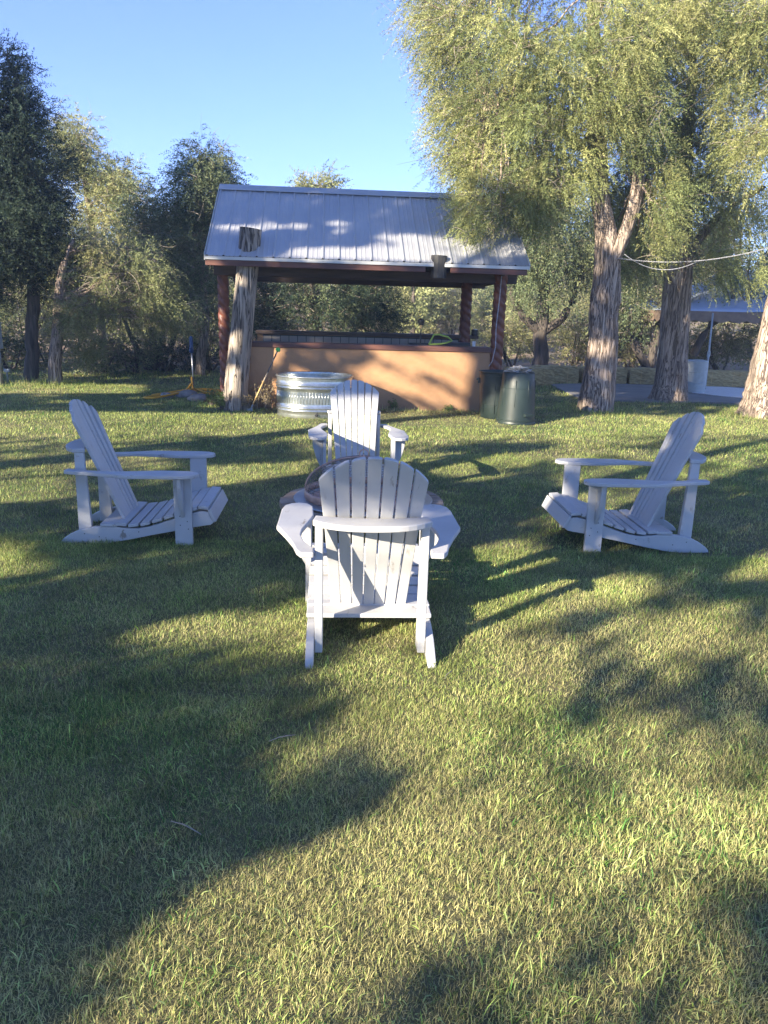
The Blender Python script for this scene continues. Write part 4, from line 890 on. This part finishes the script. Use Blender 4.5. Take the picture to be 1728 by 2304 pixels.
shrub(480, 800, 18.0, 60, 60, 22, DARKG, 'dark shrub behind the left carved post')
# behind the bar
F_st = [stem((720, 850, 17.8, 12), (715, 760, 17.8, 10), (700, 640, 17.8, 8)), stem((722, 850, 17.8, 9), (800, 740, 17.8, 7), (840, 650, 17.8, 5)), stem((718, 850, 17.8, 9), (630, 740, 17.8, 7), (590, 650, 17.8, 5))]
F_bl = [fk(610, 680, 17.8, 60, 95, 1.0, 55), fk(700, 690, 17.8, 90, 95, 1.2, 85), fk(800, 680, 17.8, 85, 95, 1.2, 75), fk(850, 720, 17.8, 45, 60, .9, 24), fk(760, 580, 18, 120, 50, 1.1, 34)]
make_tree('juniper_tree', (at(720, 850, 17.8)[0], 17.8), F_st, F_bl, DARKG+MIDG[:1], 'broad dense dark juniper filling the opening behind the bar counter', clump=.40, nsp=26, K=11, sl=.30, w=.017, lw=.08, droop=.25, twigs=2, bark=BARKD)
G_st = [stem((715, 800, 25, 9), (715, 600, 25, 7), (712, 430, 25, 3))]
G_bl = [fk(695, 420, 25, 18, 20, .6, 9), fk(738, 425, 25, 24, 26, .7, 12), fk(712, 480, 25, 60, 40, 1, 20), fk(712, 560, 25, 80, 60, 1.2, 20)]
make_tree('juniper_tree', (at(715, 800, 25)[0], 25), G_st, G_bl, OLIVE, 'juniper whose sunlit tip shows above the middle of the roof ridge', clump=.40, nsp=18, K=10, sl=.34, w=.03, lw=.12, droop=.1, twigs=3)
for (px, py, Y, rx, ry, n, pal, lab) in [(905, 690, 23, 42, 70, 34, OLIVE, 'sunlit green juniper seen just right of the dark one behind the bar'), (965, 720, 26, 45, 45, 22, PALEG, 'pale yellow green shrub in the middle of the view behind the bar'),
        (1020, 690, 24, 45, 75, 34, PALEG, 'bright juniper seen left of the rear carved post'), (1085, 740, 22, 35, 60, 22, OLIVE, 'olive shrub between the two right hand posts'), (1150, 760, 22.5, 55, 55, 26, PALEG, 'twiggy pale shrub behind the bins'),
        (1290, 765, 23, 60, 55, 26, PALEG, 'pale dry shrub between the forked juniper and the big cedar'), (1420, 770, 23, 60, 55, 26, PALEG, 'sunlit twiggy shrub seen between the two big cedar trunks'), (1620, 775, 23, 60, 50, 26, PALEG, 'bright yellow green shrub right of the leaning pole'), (1545, 790, 24, 50, 45, 16, OLIVE, 'olive shrub behind the pale barrel'),
        (1700, 770, 24, 50, 60, 18, OLIVE, 'olive shrub behind the leaning bright trunk'), (560, 760, 21, 70, 60, 26, MIDG, 'green shrub behind the dead trunk')]:
    if px < 1100 and px > 600: Y *= 1.45; n = int(n*1.5)
    shrub(px, py, Y, rx, ry, n, pal, lab, clump=.40, nsp=22, K=11, sl=.32, w=.026, lw=.10, twigs=9)

for (px, py, Y, rx, ry, n, pal, lab) in [(60, 700, 22, 90, 90, 30, OLIVE, 'hazy olive juniper bush behind the dark tree at the far left'), (170, 720, 23, 70, 80, 26, MIDG, 'grey green juniper bush deep behind the pale cedar trunk'), (270, 700, 23, 80, 100, 34, OLIVE, 'tall olive juniper bush deep in the left tree group'), (370, 720, 24, 70, 90, 28, PALEG, 'pale bush deep behind the many stemmed juniper'),
        (470, 690, 24, 70, 110, 32, OLIVE, 'olive juniper bush seen left of the carved post'), (-60, 720, 21, 80, 90, 24, MIDG, 'green bush at the far left behind the electric box and dark tree'), (1210, 720, 27, 70, 80, 28, OLIVE, 'olive juniper bush deep behind the forked juniper'), (1350, 700, 28, 80, 90, 30, PALEG, 'tall pale bush deep behind the first big cedar'), (1480, 700, 28, 80, 90, 28, OLIVE, 'tall olive bush deep behind the second big cedar'), (1640, 700, 29, 90, 90, 30, PALEG, 'tall pale bush deep behind the tent')]:
    shrub(px, py, Y, rx, ry, n, pal, lab, clump=.46, nsp=24, K=12, sl=.34, w=.028, lw=.11, twigs=5)

# hillside junipers: three kinds, copied
protos = []
for i in range(3):
    bl = [(0, 0, 1.5, 1.0, 1.0, 1.1, 16), (rng.uniform(-.4, .4), 0, 2.4, .6, .6, .7, 8)]
    protos.append(make_tree('hillside_juniper', (0, 0), [([(0, 0, -.1), (0, 0, 1.2), (.1, 0, 2.4)], [.12, .09, .04])], bl, [OLIVE, PALEG, MIDG][i], ['olive juniper bush among the scrub on the far hillside', 'pale yellowish juniper bush among the scrub on the far hillside', 'dark green juniper bush among the scrub on the far hillside'][i], cat='juniper bush', group='junipers on the hillside',
        clump=.5, nsp=16, K=8, sl=.40, w=.06, lw=.18, droop=.1, twigs=0, limbs=False, bark=BARKD, low=.3))
first = [True, True, True]
for k2 in range(150):
    Y_ = 30+110*rng.random()**1.15; x_ = rng.uniform(-.62, .62)*Y_*1.0; i = k2 % 3
    o = protos[i] if first[i] else copy_tree(protos[i]); first[i] = False
    s = rng.uniform(.7, 1.5)*(1+.4*(Y_ > 70)); o.location = (x_, Y_, float(gz(x_, Y_))-.1); o.rotation_euler = (0, 0, rng.uniform(0, 6)); o.scale = (s, s, s*rng.uniform(.8, 1.2))

# ------------------------------------------------------------------ trees behind and left of the camera: they shade the yard
DS = 1728/1659.
def gp(*pts): return [tuple(sunspace(gpt(x*DS, y*DS))) for x, y in pts]
def pp(*pts): return [tuple(sunspace(np.array(p))) for p in pts]     # world points
LIT = [gp((300, 2300), (310, 2080), (350, 1985), (560, 1880), (700, 1825), (830, 1790), (1100, 1790), (1350, 1765), (1780, 1690), (1780, 1850), (1480, 1875), (1250, 1925), (1050, 1990), (850, 2080), (660, 2200), (560, 2400), (300, 2400)),
       gp((830, 1600), (770, 1500), (745, 1430), (820, 1410), (930, 1430), (1010, 1400), (1250, 1390), (1230, 1500), (1050, 1590), (900, 1640)),
       gp((-60, 1170), (100, 1180), (290, 1185), (130, 1235), (-60, 1255)),
       gp((265, 1368), (420, 1335), (560, 1330), (690, 1300), (700, 1360), (690, 1410), (560, 1390)),
       gp((1180, 1262), (1260, 1245), (1400, 1255), (1425, 1275), (1340, 1310), (1230, 1305)), gp((1110, 1300), (1170, 1290), (1200, 1320), (1140, 1335)),
       gp((970, 1200), (1110, 1165), (1400, 1195), (1750, 1190), (1750, 1235), (1220, 1235), (960, 1255)),
       gp((560, 895), (1780, 900), (1780, 935), (1300, 940), (900, 950), (620, 945), (400, 935), (-60, 945), (-60, 890)),
       gp((-60, 832), (310, 832), (300, 850), (-60, 850)),
       gp((-60, 1045), (140, 1030), (150, 1075), (-60, 1090)), gp((440, 1010), (660, 1000), (670, 1035), (450, 1050)), gp((1480, 960), (1780, 955), (1780, 990), (1460, 985)), gp((1200, 1090), (1320, 1085), (1330, 1110), (1200, 1115)),
       gp((860, 985), (1180, 975), (1190, 992), (870, 1010)), gp((1400, 1340), (1560, 1330), (1560, 1370), (1440, 1375)),
       # lower half of the front chair and its arms, lower half of the rear chair
       pp((-.45, 3.2, .12), (.30, 2.9, .12), (.36, 3.35, .50), (.1, 3.2, .64), (-.5, 3.1, .64), (-.6, 3.8, .50)), pp((-.75, 6.1, .10), (.1, 6.1, .10), (.1, 6.5, .62), (-.6, 6.5, .62)),
       # band along the bar wall, low part of the roof, log
       ]
wl = lambda a, z, b=0.0: tuple(BMAT @ Vector((a, b, z)))
LIT += [pp(wl(-3.7, .02), wl(-3.05, .02), wl(-3.05, .36), wl(-3.7, .46)), pp(wl(-3.7, .70), wl(-3.2, .78), wl(-3.1, .90), wl(-3.7, .90))]
for a0, z0, ln, hh_ in ((-2.3, .30, 1.1, .14), (-2.1, .62, 1.5, .12), (-1.75, .90, 1.75, .13), (-1.0, .98, 1.0, .12), (-2.4, .10, .8, .10), (-1.2, .32, 1.2, .09), (-1.9, .13, 1.6, .06), (-.5, .40, .5, .12), (-.35, .78, .4, .2)):
    LIT.append(pp(wl(a0, z0), wl(a0+ln*.4, z0-.02), wl(a0+ln, z0-.30*ln), wl(a0+ln, z0-.30*ln-hh_), wl(a0+ln*.5, z0-hh_-.12*ln), wl(a0+.1, z0-hh_)))
kz = (ZR-ZE)/(RB+OV)
rf = lambda a, t: wl(a, ZE+.02+(ZR-ZE)*t, -OV+(RB+OV)*t)
LIT += [pp(rf(-3.0, .02), rf(-.3, .02), rf(-.3, .14), rf(-1.4, .17), rf(-3.0, .12)), pp(rf(-1.6, .24), rf(.35, .16), rf(.35, .27), rf(-1.4, .36)),
        pp(rf(-.1, .6), rf(.35, .55), rf(.35, .9), rf(.1, .9)), pp(rf(-4.1, .36), rf(-3.4, .34), rf(-3.4, .39), rf(-4.1, .40))]
# sunlit left cedar and shrubs
LIT += [[(-14.45, 3.9), (-12.6, 3.9), (-12.4, 7.6), (-14.4, 7.6)]]
TOPU = np.array([-30, -16.1, -15.8, -14.5, -14.2, -12.3, -11.8, -9.0, -8.2, -6.6, -5.6, -5.0, -3.0, 4])
TOPH = np.array([4.9, 4.9, 9.2, 9.2, 6.0, 6.0, 7.4, 7.4, 6.8, 6.7, 6.4, 4.9, 4.7, 4.7])
MED = [gp((930, 1400), (1350, 1330), (1780, 1300), (1780, 1690), (1350, 1760), (860, 1790), (880, 1640)),  gp((1200, 940), (1780, 940), (1780, 1250), (1210, 1240)),
       gp((-60, 940), (420, 930), (400, 1000), (-60, 1040)), gp((300, 2300), (-60, 2400), (-60, 2250), (330, 2080)), gp((640, 945), (1200, 940), (1200, 1000), (650, 1000)), gp((-60, 1120), (120, 1120), (300, 1180), (-60, 1170))]
LIT += [pp(wl(-4.15, .75, -.2), wl(-3.8, .75, -.2), wl(-3.8, 1.0, -.2), wl(-4.15, 1.0, -.2)), pp(wl(-4.15, 1.55, -.2), wl(-3.7, 1.55, -.2), wl(-3.7, 1.95, -.2), wl(-4.15, 1.95, -.2))]
VT = -7.0
DARK = [[(-5.3, .55), (-3.75, .55), (-3.75, 1.95), (-5.3, 1.95)], [(-2.75, 1.45), (-1.55, 1.45), (-1.55, 3.0), (-2.75, 3.0)],
        pp((-.42, 2.9, .66), (.36, 2.9, .64), (.36, 2.9, .95), (-.42, 2.9, .95)), pp((-.8, 6.8, .68), (.15, 6.8, .66), (.15, 6.8, 1.0), (-.8, 6.8, 1.0))]
ROOFZ = pp(rf(-4.3, .5), rf(-.1, .52), rf(-.1, 1.1), rf(-4.3, 1.1))
MED2a = gp((1480, 1290), (1780, 1270), (1780, 1620), (1560, 1600), (1420, 1440)); MED2b = gp((720, 2170), (850, 2085), (1050, 1995), (1250, 1930), (1480, 1880), (1780, 1855), (1780, 2450), (640, 2450))
def shade_mask(P):
    q = sunspace(P); ok = q[..., 1] < np.interp(q[..., 0], TOPU, TOPH)-.1
    for poly in LIT: ok &= ~inpoly(q, poly)
    dk = inpoly(q, ROOFZ)
    for poly in DARK: dk |= inpoly(q, poly)
    # small breaks between the leaves everywhere, loose foliage in places
    nz_ = vnoise(q[..., 0]*1.9, q[..., 1]*6.5+3, 77)*.6+vnoise(q[..., 0]*4.1, q[..., 1]*12, 78)*.4
    ok &= (nz_ < .76) | ((q[..., 1] < 1.7) & (q[..., 0] > -5))
    return ok | dk
def thin_mask(P):
    """loose foliage: in the half lit places only some of the leaves are there"""
    q = sunspace(P); nz_ = vnoise(q[..., 0]*2.3+9, q[..., 1]*7+3, 57)*.6+vnoise(q[..., 0]*5, q[..., 1]*15, 58)*.4
    md = np.zeros(q.shape[:-1], bool)
    for poly in MED: md |= inpoly(q, poly)
    m2 = inpoly(q, MED2a) | inpoly(q, MED2b); md &= ~m2
    for poly in DARK: md &= ~inpoly(q, poly)
    r_ = rng.random(md.shape); return np.where(m2, r_ < np.clip((.70-nz_)*1.8, .06, .7), ~md | (r_ < np.clip((.68-nz_)*.8, .02, .3)))
kinds = ['tall broad cedar behind the photographer at the far left', 'broad cedar at the left of the row behind the camera', 'middle cedar in the row behind the camera', 'cedar directly behind the camera', 'cedar at the right of the row behind the camera', 'last cedar to the right behind the camera']
for i, u0 in enumerate((-18.7, -15.0, -11.2, -7.2, -3.3, .9)):
    bx_, by_ = VT*DD[0]+u0*ND[0], VT*DD[1]+u0*ND[1]; th_ = float(np.interp(u0, TOPU, TOPH))-VT*TE+.4
    st = [([(bx_, by_, -.1), (bx_+.1, by_, 1.5), (bx_, by_+.1, th_*.5), (bx_, by_, th_*.95)], [.34, .27, .18, .05])]
    # crowns overlap into one belt, open below
    cz = (2.0+th_)/2; bl = [(bx_, by_, cz, 2.9, .9, (th_-2.0)/2*1.12, 0)]
    gu, gz_, gv = np.meshgrid(np.arange(-2.12, 2.13, .25), np.arange(2.1, th_, .25), [-.55, 0, .55], indexing='ij')
    n = gu.size; uu = u0+gu.ravel()+rng.uniform(-.12, .12, n); zz = gz_.ravel()+rng.uniform(-.12, .12, n); vv = VT+gv.ravel()+rng.uniform(-.3, .3, n)
    P = vv[:, None]*DD+uu[:, None]*ND; P[:, 2] = zz
    bl = [(p[0], p[1], p[2], .01, .01, .01, 1) for p in P]
    make_tree('shade_cedar', (bx_, by_), st, bl, CEDAR, kinds[i], group='cedars behind the camera that shade the yard', clump=.22, nsp=9, K=9, sl=.18, w=.06, lw=.11, droop=.6, twigs=0, mask=shade_mask, limb_r=.012, limb_frac=.12)

# ------------------------------------------------------------------ haze: volume added to lift the shadows, stands in for lens flare
hb_ = MB().box(-310, 310, -50, 395, -1.2, 36).build('added_haze', None)
hm = bpy.data.materials.new('added_haze_volume'); hm.use_nodes = True; hn = hm.node_tree; hn.nodes.remove(hn.nodes['Principled BSDF'])
pv = hn.nodes.new('ShaderNodeVolumePrincipled'); pv.inputs['Color'].default_value = (.62, .78, 1, 1); pv.inputs['Density'].default_value = .0024
hn.links.new(pv.outputs[0], hn.nodes['Material Output'].inputs['Volume']); hb_.data.materials.append(hm); tag(hb_, kind='stuff')
